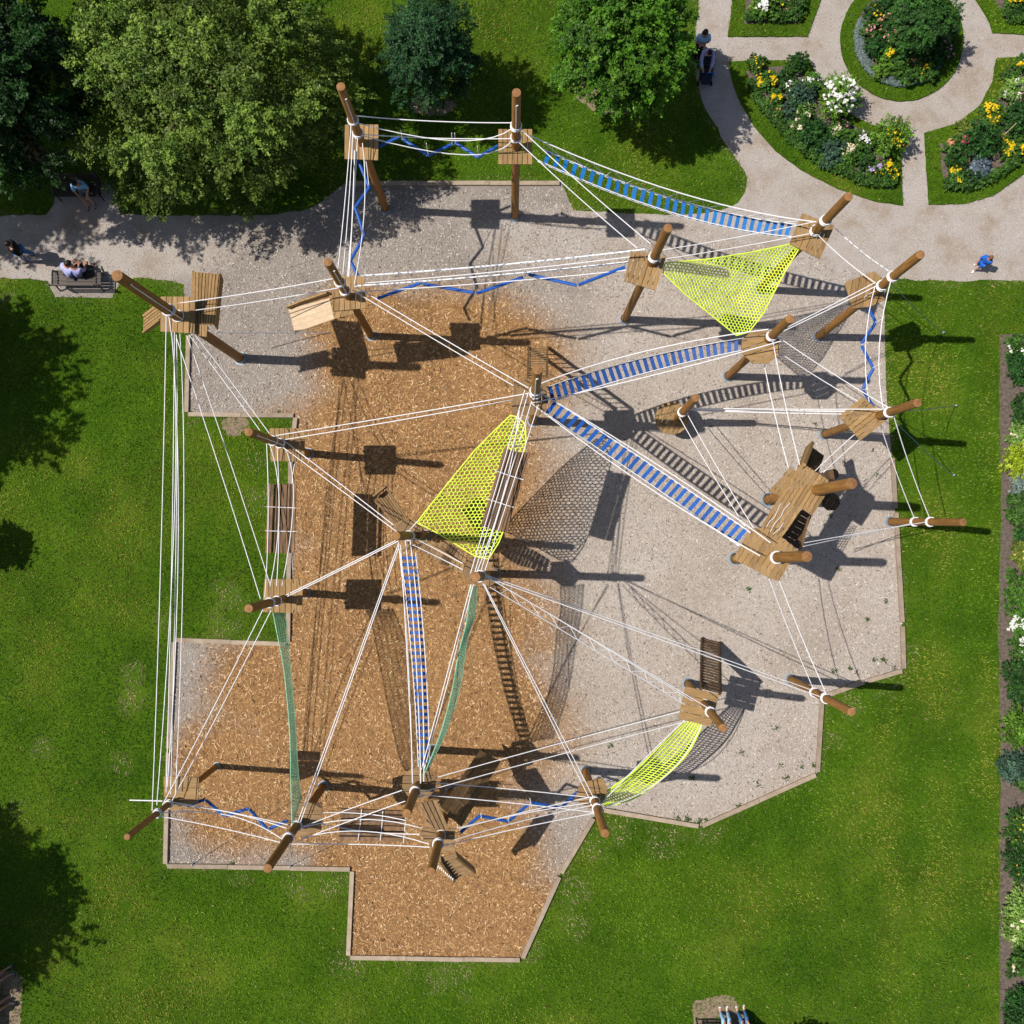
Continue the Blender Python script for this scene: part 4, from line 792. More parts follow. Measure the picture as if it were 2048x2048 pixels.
def stripnet(label, Lc, Rc, zl, zr, ns, nt, mat, r=.012, diag=True, sagz=0.0, long=True):
    """band of netting between two photo curves whose heights run zl[0]..zl[1] and zr[0]..zr[1]"""
    la = catmull([(x, y, 0) for x, y in Lc], 10); ra = catmull([(x, y, 0) for x, y in Rc], 10); at = lambda c, t: c[min(len(c) - 1, int(t * (len(c) - 1)))].lerp(c[min(len(c) - 1, int(t * (len(c) - 1)) + 1)], t * (len(c) - 1) % 1)
    root = empty('climbing_net', W(Lc[len(Lc) // 2], 0), label, 'net')
    P_ = [[None] * (nt + 1) for _ in range(ns + 1)]
    for i in range(ns + 1):
        s = i / ns; l, q = at(la, s), at(ra, s); sg = -sagz * 4 * s * (1 - s)
        wl_, wr_ = W((l.x, l.y), zl[0] + (zl[1] - zl[0]) * s + sg), W((q.x, q.y), zr[0] + (zr[1] - zr[0]) * s + sg)
        for j in range(nt + 1): t = j / nt; p = wl_.lerp(wr_, t); P_[i][j] = p + Vector((0, 0, -.12 * math.sin(math.pi * t) if sagz else 0))
    A_, B_ = [], []
    for i in range(ns):
        for j in range(nt + 1):
            if long: A_.append(P_[i][j]); B_.append(P_[i + 1][j])
            if j < nt:
                if diag: A_ += [P_[i][j], P_[i][j + 1]]; B_ += [P_[i + 1][j + 1], P_[i + 1][j]]
                else: A_.append(P_[i][j]); B_.append(P_[i][j + 1])
    mo = prisms('net_mesh', [tuple(p) for p in A_], [tuple(p) for p in B_], r, mat, root); mo['kind'] = 'stuff'
    for j in (0, nt): m = MB(); m.tube([P_[i][j] for i in range(ns + 1)], r * 1.6, 5); m.build('border_cord', mat, root)
    return root
stripnet('narrow lime green hammock net curving between two posts on pale gravel', [ZM(225, 835), BM(1850, 540), BM(1700, 690), BM(1560, 820), BM(1450, 900), BM(1378, 955)], [ZM(345, 895), BM(1925, 600), BM(1850, 730), BM(1720, 855), BM(1560, 965), BM(1400, 1005)], (DZ['M'] - .1, DZ['N']), (DZ['M'] - .1, DZ['N']), 54, 6, lime_m, .02, False, .35)
zS, zQ = DZ['S'], DZ['Q']
stripnet('upright green rope net running down from the left lower deck', [ML(955, 1590), BL(975, 40), BL(1010, 220), BL(1033, 420), BL(1048, 620), BL(1053, 850), BL(1060, 1110)], [ML(1018, 1592), BL(1032, 20), BL(1052, 250), BL(1075, 500), BL(1085, 680), BL(1098, 850), BL(1112, 960)], (zS + 1.5, zQ + 1.4), (zS, zQ), 70, 5, teal_m, .0095, True)
stripnet('upright green rope net running down from the middle post', [MM(672, 1432), MM(640, 1650), BM(600, 160), BM(560, 380), BM(500, 600), BM(410, 830)], [MM(702, 1445), MM(690, 1600), BM(650, 80), BM(605, 360), BM(525, 610), BM(425, 810)], (5.9, zP + 1.2), (4.4, zP), 70, 5, teal_m, .0095, True)

# ------------------------------------------------------------------ ropes strung between posts
def endp(e):
    k, i = e[0], e[1]; z = CZ[k][min(i, len(CZ[k]) - 1)] + (e[3] if len(e) > 3 else 0)
    return W(e[2], z) if len(e) > 2 and e[2] else pole_at(k, z)
def rope(label, a, b, sag=.12, r=.0145, mat=None, mid=None, group=None, name='support_rope'):
    A, B = endp(a), endp(b); m = MB(); n = 10; D = Vector((0, 0, 0))
    if mid is not None: D = W(mid, (A.z + B.z) / 2) - A.lerp(B, .5); D.z = 0
    m.tube([A.lerp(B, i / n) + D * (4 * (i / n) * (1 - i / n)) - Vector((0, 0, sag * 4 * (i / n) * (1 - i / n))) for i in range(n + 1)], r, 6)
    o = m.build(name, mat or rope_m); return tag(o, label, 'rope', group)
W1 = 'white rope'
def pair(frm, rows, group=None, **kw):
    for lab, a, b, *x in rows:
        kk = dict(kw); kk.update(x[0] if x else {}); rope(f'{lab} white rope {frm}', a, b, **kk)
S_ = dict
pair('strung between the two top posts', [('straight topmost', ('A',0,T2(310,640)), ('B',0,T2(1172,678))), ('upper sagging', ('A',0,T2(322,680)), ('B',0,T2(1168,712)), S_(mid=T2(850,735), sag=.5)), ('middle straight', ('A',1,T2(345,742)), ('B',1,T2(1170,765))), ('lowest sagging', ('A',1,T2(340,748)), ('B',1,T2(1175,772)), S_(mid=T2(900,808), sag=.6))])
pair('from the olive tree post down to the plywood ramp post', [('leftmost', ('A',0,T2(283,680)), ('V',1,T2(210,1480))), ('second from left', ('A',1,T2(292,740)), ('V',1,T2(237,1512))), ('third from left', ('A',1,T2(318,760)), ('V',0,T2(262,1528))), ('rightmost', ('A',1,T2(345,790)), ('V',0,T2(300,1570)), S_(mid=T2(352,1150))), ('knotted fourth', ('A',1,T2(302,830)), ('V',0,T2(270,1528)), S_(r=.02))])
pair('from the upright top post toward the lime net post', [('upper', ('B',0,T2(1215,710)), ('D',0,T2(1935,1345))), ('lower', ('B',1,T2(1208,785)), ('D',1,T2(1862,1370)))])
pair('from the path side post back across to the lime net post', [('upper', ('C',0,T3(785,1222)), ('D',0,T3(-95,1385)), S_(r=.013)), ('lower', ('C',1,T3(745,1290)), ('D',1,T3(-90,1435)), S_(r=.013))])
pair('from the path side post down to the right corner post', [('outer', ('C',1,T3(890,1258)), ('E',0,T3(1190,1498)), S_(r=.012, mat=chain_m)), ('inner', ('C',1,T3(795,1297)), ('E',1,T3(1112,1562)))])
for lab, a, b, mt in (('topmost flecked', ('V',1,T2(335,1522)), ('D',0,T2(1905,1376)), chain_m), ('second flecked', ('V',0,T2(310,1578)), ('D',1,T2(1905,1435)), chain_m), ('upper plain', ('V',0,T2(360,1562)), ('D',1,T2(1900,1408)), rope_m), ('lowest plain', ('V',0,T2(300,1612)), ('D',1,T2(1895,1482)), rope_m)):
    rope(f'{lab} rope above the long zigzag beams', a, b, .2, .026 if mt is chain_m else .016, mt)
pair('between the tallest post and the plywood ramp post', [('upper', ('U',0,ZU(930,695)), ('V',1,ZV(862,540))), ('lower', ('U',0,ZU(1230,775)), ('V',0,ZV(940,690)))])
pair('from the plywood ramp post across woodchips to the central post', [('upper', ('V',0,T2(300,1578)), ('Z',1,MM(985,347))), ('lower', ('V',0,T2(288,1600)), ('Z',0,MM(902,334)))])
pair('from the central post across woodchips to the left upper deck', [('upper', ('Z',1,MM(985,377)), ('T',1,ML(972,610))), ('lower', ('Z',0,MM(897,414)), ('T',0,ML(1022,632)))])
pair('from the tallest post down to the left upper deck', [('right', ('U',0,ZU(1185,1040)), ('T',1,ML(935,598))), ('left', ('U',0,ZU(985,880)), ('T',1,ML(882,580)))])
pair('from the tallest post down to the left lower deck', [('right', ('U',0,ZU(1120,1100)), ('S',0,ML(937,1425))), ('left', ('U',0,ZU(985,1130)), ('S',1,ML(886,1512)))])
pair('from the tallest post over grass to the lowest left post', [('outermost left', ('U',1,ZU(855,800)), ('R',1,BL(288,1030))), ('second', ('U',1,ZU(885,830)), ('R',1,BL(314,1000)), S_(mid=ML(408,900))), ('third', ('U',0,ZU(960,1060)), ('R',0,BL(365,930))), ('fourth', ('U',0,ZU(985,1090)), ('R',0,BL(390,940)), S_(mid=ML(415,1000))), ('innermost right', ('U',0,ZU(1030,1075)), ('R',0,BL(418,935)), S_(mid=ML(455,1100))), ('crossing', ('U',0,ZU(920,950)), ('R',0,BL(372,900)), S_(mid=ML(425,1200)))])
pair('above the left slat bridge', [('outer left', ('T',1,ML(920,655)), ('S',1,ML(910,1505)), S_(sag=.3)), ('second left', ('T',1,ML(938,660)), ('S',1,ML(940,1440)), S_(mid=ML(972,1000), sag=.4)), ('middle', ('T',0,ML(978,668)), ('S',0,ML(975,1440)), S_(sag=.3)), ('right', ('T',0,ML(1018,675)), ('S',0,ML(1005,1440)), S_(mid=ML(1052,950), sag=.4)), ('outer right', ('T',0,ML(1078,745), -.9), ('S',0,ML(1068,1400), -.9), S_(mid=ML(1050,1000)))])
pair('from the left upper deck to the fan deck post', [('upper', ('T',0,ML(1015,638)), ('X',0,ML(1622,1105))), ('lower', ('T',0,ML(1000,668)), ('X',0,ML(1640,1142)))])
pair('from the left lower deck up to the fan deck post', [('upper', ('S',0,ML(1025,1492)), ('X',0,ML(1632,1190))), ('lower', ('S',0,ML(1035,1498)), ('X',0,ML(1648,1192)))])
pair('from the fan deck post down to the bottom corner post', [('left', ('X',0,ZX(440,830)), ('Q',0,BL(1088,1105))), ('right', ('X',0,ZX(445,870)), ('Q',0,BL(1100,1112)))])
pair('from the left lower deck down to the lowest left post', [('left', ('S',1,ML(900,1570)), ('R',1,BL(345,1000))), ('right', ('S',0,ML(945,1575)), ('R',0,BL(398,975)))])
pair('across the lower left zigzag beams', [('topmost', ('R',0,BL(390,982)), ('Q',0,BL(1035,1108))), ('second', ('R',0,BL(385,992)), ('Q',0,BL(1030,1128)), S_(mid=BL(700,1062), sag=.4)), ('third', ('R',1,BL(345,1042)), ('Q',1,BL(1005,1188)), S_(mid=BL(690,1078), sag=.4)), ('lowest', ('R',1,BL(325,1060)), ('Q',1,BL(1000,1207)))])
pair('from the bottom corner post up to the round deck', [('upper', ('Q',0,BL(1090,1132)), ('P',0,BL(1668,918))), ('lower', ('Q',1,BL(1085,1202)), ('P',1,BL(1685,978)))])
pair('along the bottom slat bridge', [('upper', ('Q',0,BL(1100,1128)), ('O',0,BL(1845,1152)), S_(mid=BL(1480,1085))), ('second', ('Q',0,BL(1225,1042)), ('O',0,BL(1690,1085)), S_(sag=.3)), ('third', ('Q',0,BL(1215,1102)), ('O',0,BL(1850,1160)), S_(mid=BL(1500,1165), sag=.3)), ('fourth', ('Q',1,BL(1120,1180)), ('O',1,BL(1815,1215)), S_(mid=BL(1450,1155), sag=.2)), ('lowest straight', ('Q',1,BL(1058,1215)), ('O',1,BL(1820,1232)))])
pair('from the round deck across to the gravel ladder post', [('upper', ('P',0,BM(468,850)), ('M',0,BM(1880,468))), ('lower', ('P',1,BM(400,928)), ('M',0,BM(1888,530)))])
pair('from the round deck to the hammock end post', [('upper', ('P',0,BM(470,878)), ('N',0,BM(1342,960))), ('lower', ('P',1,BM(385,942)), ('N',1,BM(1348,1040)))])
pair('from the bottom steps post to the hammock end post', [('lowest', ('O',1,BM(512,1225)), ('N',1,BM(1345,1045))), ('second', ('O',1,BM(575,1192)), ('N',0,BM(1342,1000)), S_(sag=.2)), ('third', ('O',0,BM(570,1132)), ('N',0,BM(1335,985)), S_(mid=BM(960,1052))), ('topmost', ('O',0,BM(610,1128)), ('N',0,BM(1332,955)))])
pair('beside the lime hammock', [('straight outer', ('N',0,BM(1392,985)), ('M',0,ZM(215,855))), ('lower edge', ('N',1,BM(1395,1012)), ('M',0,ZM(335,930)), S_(mid=BM(1740,850)))])
pair('from the middle post down to the hammock end post', [('left', ('Y',0,MM(735,1428)), ('N',0,BM(1320,960))), ('right', ('Y',0,MM(742,1430)), ('N',0,BM(1348,965)))])
yl0, yl1 = ('Y',0,MM(775,1448)), ('M',0,ZM(190,780)); yu0, yu1 = ('Y',0,MM(760,1388)), ('M',0,ZM(270,745))
rope('lower rope of the zigzag laced pair over pale gravel', yl0, yl1); rope('upper rope of the zigzag laced pair over pale gravel', yu0, yu1)
a0, a1, b0, b1 = endp(yl0), endp(yl1), endp(yu0), endp(yu1); m = MB(); m.tube([(a0.lerp(a1, i / 22) if i % 2 else b0.lerp(b1, i / 22)) - Vector((0, 0, .12 * 4 * (i / 22) * (1 - i / 22))) for i in range(1, 22)], .011, 4); tag(m.build('zigzag_lacing', rope_m), 'thin white zigzag lacing between two ropes over pale gravel', 'lacing')
pair('from the middle post over the ladder to the bare corner post', [('upper', ('Y',0,MM(738,1376)), ('L',0,ZM(1455,615))), ('lower', ('Y',0,MM(738,1388)), ('L',1,ZM(1560,690))), ('middle', ('Y',0,MM(742,1382)), ('M',1,ZM(400,800)))])
pair('above the middle slat bridge', [('leftmost', ('Y',0,MM(665,1372)), ('Z',1,MM(965,360))), ('second', ('Y',0,MM(690,1362)), ('Z',0,MM(985,372))), ('third', ('Y',0,MM(722,1362)), ('Z',0,MM(1003,420))), ('rightmost', ('Y',0,MM(740,1372)), ('Z',0,MM(1040,440))), ('looped', ('Y',0,MM(700,1365)), ('Z',0,MM(935,470)), S_(mid=MM(855,900)))])
pair('from the middle post down to the round deck', [('left', ('Y',0,MM(668,1432)), ('P',0,BM(372,888))), ('right', ('Y',0,MM(682,1432)), ('P',0,BM(388,884)), S_(sag=.3))])
pair('between the fan deck post and the middle post', [('upper', ('X',0,ZX(590,760)), ('Y',0,ZX(1170,1062), -2.2)), ('lower', ('X',0,ZX(600,850)), ('Y',0,ZX(1168,1132), -2.2)), ('short net tie', ('X',0,ZX(545,700)), ('X',0,ZX(650,580)))])
pair('from the octagon deck post up to the right corner post', [('upper', ('F',0,MR(612,295)), ('E',1,MR(1110,42))), ('lower', ('F',0,MR(600,312)), ('E',1,MR(1118,60)))])
pair('from the octagon deck post to the diamond deck post', [('upper', ('F',0,MR(572,340)), ('H',0,MR(1182,730))), ('lower', ('F',0,MR(570,420), -.8), ('H',1,MR(1095,742)))])
pair('from the octagon deck post down to the tower', [('left', ('F',0,MR(490,452), -1.0), ('I',0,MR(632,1065))), ('right', ('F',0,MR(545,360)), ('I',0,MR(697,1060)))])
pair('from the disc post across gravel to the diamond deck post', [('upper', ('G',0,MR(75,735)), ('H',0,MR(1178,740))), ('middle', ('G',0,MR(72,742)), ('H',1,MR(1100,752)), S_(r=.022)), ('lower', ('G',0,MR(70,746)), ('H',1,MR(1090,770)))])
pair('from the disc post down to the tower', [('right', ('G',0,MR(72,765)), ('J',0,MR(438,1395))), ('left', ('G',0,MR(30,785)), ('J',0,MR(392,1388)))])
pair('beside the right zigzag beams', [('left', ('E',1,MR(1110,60)), ('H',1,MR(1085,745)), S_(mid=MR(1065,400))), ('right', ('E',0,MR(1195,40)), ('H',0,MR(1155,735)), S_(mid=MR(1142,400))), ('short looping', ('E',1,MR(1110,90)), ('E',1,MR(1072,185), -1.4), S_(mid=MR(1052,130)))])
pair('from the diamond deck post down to the tower', [('upper', ('H',1,MR(1100,790)), ('I',0,MR(775,1085))), ('lower', ('H',1,MR(1135,812)), ('I',0,MR(825,1090)))])
pair('from the diamond deck post to the bare lawn post', [('left', ('H',1,MR(1132,800)), ('K',0,MR(1330,1350))), ('right', ('H',0,MR(1213,778)), ('K',1,MR(1415,1350)))])
pair('from the bare lawn post back to the tower', [('upper', ('K',1,MR(1400,1362)), ('J',0,MR(722,1478))), ('lower', ('K',0,MR(1312,1372)), ('J',0,MR(715,1498)))])
pair('from the tower down to the bare corner post', [('left', ('J',0,ZT(590,1790), -.6), ('L',0,ZM(1455,590))), ('right', ('J',0,ZT(718,1822), -.6), ('L',1,ZM(1592,655)))])
pair('beside the wide blue bridge', [('left zigzag', ('X',0,ML(1660,1215)), ('P',0,BM(350,880)))])
# guy cables pegged into the ground
def guy(label, a, gpx, mat=cable_m, r=.011, peg=True):
    A, B = endp(a), W(gpx, .03); m = MB(); m.tube([A, A.lerp(B, .5) - Vector((0, 0, .1)), B], r, 5); o = m.build('guy_cable', mat); tag(o, label, 'cable')
    if peg: q = MB(); q.tube([B + Vector((0, 0, -.03)), B + Vector((.01, .02, .09))], .03, 8); q.ball(B + Vector((0, 0, .09)), .045, 8, 5); q.build('ground_peg', galv_m, o)
guy('blue guy cable from the right corner post to a peg in the lawn', ('E',0,T3(1195,1560)), T3(1482,1838))
guy('short level blue guy cable from the diamond deck post to a lawn peg', ('H',0,MR(1290,752)), MR(1552,722))
guy('long blue guy cable slanting from the diamond deck post to a lawn peg', ('H',0,MR(1235,825)), MR(1540,1105))
guy('grey guy cable from the lowest left post to the kerb', ('R',1,BL(415,1050)), BL(512,1325), grey_cable_m, .012)
guy('grey guy cable from the bottom corner post to the kerb', ('Q',1,BL(1048,1215)), BL(1052,1335), grey_cable_m, .01)
guy('grey guy cable lying across gravel from the tallest post', ('U',0,ML(640,43), -4), ML(1275,40), grey_cable_m, .014, False)
m = MB(); m.tube([W(BL(163,972), CZ['R'][0]), W(BL(345,977), CZ['R'][0])], .02, 6); tag(m.build('white_rod', rope_m), 'white rod sticking out left from the lowest left post', 'rod')
m = MB(); q = W(BM(1200,140), .0); m.tube([W(BM(1195,110), .02), W(BM(1202,200), .03), W(BM(1206,300), .02), W(BM(1207,380), .02)], .025, 6); tag(m.build('timber_sliver', kerb_m), 'thin sliver of timber lying on gravel near the woodchip edge', 'timber')
# ------------------------------------------------------------------ benches
def bench(label, px, yaw, L=1.72, wood_=None):
    """yaw: direction the sitter faces"""
    o = W(px); root = empty('park_bench', o, label, 'bench', 'park benches'); wood_ = wood_ or bench_m
    M_ = Matrix.Translation(o) @ Matrix.Rotation(yaw - math.pi / 2, 4, 'Z'); T = lambda x, y, z: M_ @ Vector((x, y, z))
    for i in range(5): y = -.14 + i * .105; m = MB(); m.beam(T(-L/2, y, .45 - .006 * (2 - i)), T(L/2, y, .45 - .006 * (2 - i)), .088, .035); m.build('seat_slat', wood_, root)
    for i in range(4): m = MB(); m.beam(T(-L/2, -.22 - .035 * i, .56 + .10 * i), T(L/2, -.22 - .035 * i, .56 + .10 * i), .03, .085); m.build('back_slat', wood_, root)
    for x in (-L/2 + .08, L/2 - .08):
        m = MB(); m.tube([T(x, .30, .005), T(x, .27, .25), T(x, .26, .43)], .028, 6); m.tube([T(x, -.30, .005), T(x, -.19, .42), T(x, -.34, .95)], .028, 6); m.tube([T(x, .28, .42), T(x, -.19, .42)], .024, 6)
        m.tube([T(x, .27, .42), T(x, .29, .62), T(x, .1, .66), T(x, -.22, .64)], .026, 6); m.build('bench_leg', iron_m, root)
    return root
PI = math.pi
bench('dark bench under the olive tree with one seated person', (166, 385), -PI / 2)
bench('dark bench by the grass with a couple leaning together', (165, 566), PI / 2)
bench('worn brown bench at the bottom edge with two sitters in jeans', (1443, 2054), PI / 2, 1.95, bench_b)
bench('dark bench at the lower left edge in tree shade', (-16, 2008), 0, 1.95)
sheet('bench_pad', [(104, 560), (226, 560), (226, 596), (110, 594)], 0, .012, simple('pad_gravel', (.24, .21, .185), .95, .3, 14, .5))

# ------------------------------------------------------------------ people
def skin_mesh(V_, E_, R_, root=0, sub=1):
    me = bpy.data.meshes.new('tmp'); me.from_pydata([tuple(v) for v in V_], E_, []); o = bpy.data.objects.new('tmp', me); COL.objects.link(o)
    o.modifiers.new('s', 'SKIN'); s = me.skin_vertices[0].data
    for i, r in enumerate(R_): s[i].radius = r if isinstance(r, tuple) else (r, r); s[i].use_root = (i == root)
    o.modifiers['s'].use_smooth_shade = True
    if sub: m = o.modifiers.new('u', 'SUBSURF'); m.levels = sub; m.render_levels = sub
    dg = bpy.context.evaluated_depsgraph_get(); dg.update(); out = bpy.data.meshes.new_from_object(o.evaluated_get(dg)); bpy.data.objects.remove(o); bpy.data.meshes.remove(me); return out
def person(label, px, yaw, pose, shirt, legs, hair=None, shoe=None, h=1.72, z=0.0, bare_legs=False, sleeves='short', skirt=False, hairlen='short', lean=0.0, head_turn=(0, .02), group=None, arms=None, hat=None):
    """one continuous body; clothes, hair and shoes are its children. x right, y forward"""
    k = h / 1.72; hair = hair or hair_m
    if pose == 'sit':
        hip = .52; hy = 0.0; kn = [(-.10, .42, .50), (.11, .43, .50)]; an = [(-.11, .50, .09), (.13, .52, .09)]
    elif pose == 'stand':
        hip = .93; hy = 0; kn = [(-.09, .03, .50), (.09, .02, .50)]; an = [(-.10, 0, .09), (.10, -.02, .09)]
    elif pose == 'walk':
        hip = .92; hy = 0; kn = [(-.09, .12, .51), (.09, -.02, .49)]; an = [(-.09, .16, .09), (.09, -.18, .12)]
    V_, E_, R_ = [], [], []
    def add(p, r, par=None):
        V_.append(Vector(p) * k); R_.append(tuple(x * k for x in r) if isinstance(r, tuple) else r * k)
        if par is not None: E_.append((par, len(V_) - 1))
        return len(V_) - 1
    L = lambda t: lean * t
    pel = add((0, hy, hip + .02), (.15, .11)); sp = add((0, hy + L(.3), hip + .22), (.13, .10), pel); ch = add((0, hy + L(.75), hip + .42), (.16, .11), sp); ne = add((0, hy + L(1.05), hip + .57), (.055, .055), ch)
    hx, hf = head_turn; hb = add((hx * .5, hy + L(1.15) + .02, hip + .64), (.07, .075), ne); hd = add((hx, hy + L(1.25) + hf, hip + .72), (.082, .098), hb); ht = add((hx, hy + L(1.3) + hf * .8, hip + .79), (.06, .07), hd)
    no = add((hx, hy + L(1.25) + hf + .115, hip + .70), .012, hd)
    top = {}
    arms = arms or {'sit': [(-.25, .10, .22), (-.14, .30, .14), (.25, .10, .22), (.14, .30, .14)], 'stand': [(-.25, -.02, .14), (-.25, .10, -.08), (.25, -.02, .14), (.25, .10, -.08)], 'walk': [(-.25, -.10, .15), (-.24, -.05, -.09), (.25, .08, .15), (.22, .22, -.04)]}[pose]
    armI = []
    for s, el, wr in ((-1, arms[0], arms[1]), (1, arms[2], arms[3])):
        sh = add((s * .19, hy + L(.85), hip + .48), .055, ch); e = add((el[0], hy + el[1] + L(.8), hip + el[2]), .042, sh); w = add((wr[0], hy + wr[1] + L(.8), hip + wr[2]), .028, e); armI.append((sh, e, w))
        d = (V_[w] - V_[e]).normalized(); pa = add(V_[w] / k + d * .075, (.04, .02), w); b = V_[pa] / k; sd_ = Vector((1, 0, 0)) - d * d.x; sd_.normalize(); up = d.cross(sd_)
        for i, ln in enumerate((.065, .078, .072, .055)):
            f0 = b + sd_ * ((i - 1.5) * .02) + d * .03; q = add(f0, .010, pa); add(f0 + d * ln * .8 - up * .02 * s, .008, q)
        th = add(V_[w] / k + d * .03 - sd_ * .045 * s, .011, w); add(V_[w] / k + d * .08 - sd_ * .055 * s, .009, th)
    legI = []
    for s, kp, ap in ((-1, kn[0], an[0]), (1, kn[1], an[1])):
        hi = add((s * .09, hy + (.05 if pose == 'sit' else 0), hip - .02), .088, pel); kk = add(kp, .06, hi); cf = add(tuple(Vector(kp).lerp(Vector(ap), .35) - Vector((0, .015, 0))), .056, kk); a = add(ap, .038, cf); t = add((ap[0] + s * .02, ap[1] + .16, max(.035, ap[2] - .06)), (.042, .028), a); legI.append((hi, kk, cf, a, t))
    body = skin_mesh(V_, E_, R_); root = link('person', body, skin_m); root.location = W(px, 0) + Vector((0, 0, z)); root.rotation_euler = (0, 0, yaw - PI / 2); tag(root, label, 'person', group)
    def garment(name, idx, edges, infl, mat, extra=None):
        mp = {i: n for n, i in enumerate(idx)}; vs = [V_[i] for i in idx]; rs = [tuple(x + infl for x in (R_[i] if isinstance(R_[i], tuple) else (R_[i], R_[i]))) for i in idx]; es = [(mp[a], mp[b]) for a, b in edges]
        if extra: vs, rs, es = extra(vs, rs, es)
        return link(name, skin_mesh(vs, es, rs), mat, root)
    cl = add(V_[ch].lerp(V_[ne], .55) / k, .085); sl = [pel, sp, ch, cl] + [i for a in armI for i in (a[:3] if sleeves == 'long' else a[:2])]
    es = [(pel, sp), (sp, ch), (ch, cl)] + [(ch, a[0]) for a in armI] + [(a[0], a[1]) for a in armI] + ([(a[1], a[2]) for a in armI] if sleeves == 'long' else [])
    garment('shirt', sl, es, .034, shirt)
    if skirt:
        c = V_[pel]; m = MB(); n = 14
        prof = [(.15, .13, hip + .08), (.20, .18, hip - .2), (.25, .23, hip - .5), (.27, .25, .22 if pose != 'sit' else hip - .3)]
        vs = [Vector((a * math.cos(2 * PI * i / n), b * math.sin(2 * PI * i / n) + hy, zz)) * k for a, b, zz in prof for i in range(n)]
        m.add(vs, [(r_ * n + i, r_ * n + (i + 1) % n, (r_ + 1) * n + (i + 1) % n, (r_ + 1) * n + i) for r_ in range(3) for i in range(n)]); me = bpy.data.meshes.new('skirt'); me.from_pydata(m.v, [], m.f); link('skirt', me, legs, root)
    else:
        idx = [pel] + [i for l in legI for i in (l[:2] if bare_legs else l[:4])]; ed = [(pel, l[0]) for l in legI] + [(l[0], l[1]) for l in legI] + ([] if bare_legs else [(l[1], l[2]) for l in legI] + [(l[2], l[3]) for l in legI])
        garment('shorts' if bare_legs else 'trousers', idx, ed, .016, legs)
    for l in legI: link('shoe', skin_mesh([V_[l[3]] + Vector((0, -.03, -.03)) * k, V_[l[3]] + Vector((0, .06, -.045)) * k, V_[l[4]] + Vector((0, .02, .005)) * k], [(0, 1), (1, 2)], [(.05, .045), (.052, .042), (.045, .03)]), shoe or iron_m, root)
    hc = V_[hd]; m = MB()
    m.ball(hc + Vector((0, -.02, .045)) * k, .112 * k, 12, 8, (.92, 1.05, .95))
    if hairlen == 'long': m.ball(hc + Vector((0, -.09, -.10)) * k, .11 * k, 10, 7, (.95, .55, 1.7))
    elif hairlen == 'bob': m.ball(hc + Vector((0, -.05, -.04)) * k, .118 * k, 10, 7, (1.0, .8, 1.05))
    me = bpy.data.meshes.new('hair'); me.from_pydata(m.v, [], m.f); me.polygons.foreach_set('use_smooth', [True] * len(me.polygons)); link('hair', me, hat or hair, root)
    return root
c_black = cloth('black_cloth', (.008, .008, .01)); c_jean = cloth('blue_denim', (.05, .16, .36)); c_lblue = cloth('light_blue_cloth', (.2, .42, .66)); c_grey = cloth('grey_cloth', (.2, .19, .2)); c_lav = cloth('lavender_cloth', (.42, .45, .75)); c_lav2 = cloth('pale_violet_cloth', (.36, .36, .66)); c_blue = cloth('bright_blue_cloth', (.01, .12, .55)); c_pink = cloth('pink_cloth', (.62, .35, .34)); c_white = cloth('white_cloth', (.75, .73, .74)); c_navy = cloth('navy_cloth', (.015, .02, .04)); c_pale = cloth('pale_blue_cloth', (.3, .5, .75)); c_shoe = cloth('white_shoe', (.7, .66, .64))
person('person in black t-shirt and blue jeans walking on the left path', (64, 517), PI * 1.08, 'walk', c_black, c_jean, z=.01)
person('person in light blue shirt and grey shorts on the bench under the tree', (178, 384), -PI / 2 + .2, 'sit', c_lblue, c_grey, z=-.04, bare_legs=True, lean=.12)
person('person in lavender shirt bending toward a partner on the lower bench', (153, 560), PI / 2 - .5, 'sit', c_lav, c_navy, z=-.04, lean=.25, head_turn=(.12, .05))
person('person in pale violet shirt with crossed dark legs on the lower bench', (171, 560), PI / 2 - .25, 'sit', c_lav2, c_navy, z=-.04, lean=.15, head_turn=(-.14, .03))
person('person in light blue top and long black skirt behind the stroller', (1393, 113), -PI / 2, 'stand', c_pale, c_black, z=.01, hairlen='long', skirt=True, h=1.66, arms=[(-.24, .04, .2), (.02, .2, .26), (.24, .04, .2), (-.02, .22, .22)])
person('person in violet jumper bending over the dark stroller', (1402, 131), -PI / 2, 'stand', c_lav2, c_navy, z=.01, lean=.3, sleeves='long', h=1.6, arms=[(-.24, .18, .22), (-.16, .42, .12), (.24, .18, .22), (.16, .42, .12)])
person('child in blue dress with brown hair walking on the wide path', (1949, 535), PI * 1.25, 'walk', c_blue, c_blue, hair=brown_hair, h=1.22, z=.01, bare_legs=True, skirt=False, hairlen='bob', shoe=c_shoe)
person('person in jeans and striped top on the left of the bottom bench', (1447, 2052), PI / 2, 'sit', c_white, c_pale, z=-.04, shoe=c_shoe)
person('person in jeans and pink top on the right of the bottom bench', (1484, 2050), PI / 2 + .1, 'sit', c_pink, c_jean, z=-.04, shoe=c_shoe)
person('person with bare legs and crossed feet on the lower left bench', (-10, 1950), .3, 'sit', c_navy, c_navy, z=-.04, bare_legs=True, shoe=c_jean)
person('person in patterned shorts with bare legs on the lower left bench', (-12, 2004), .12, 'sit', c_lblue, c_white, z=-.04, bare_legs=True, shoe=c_shoe)
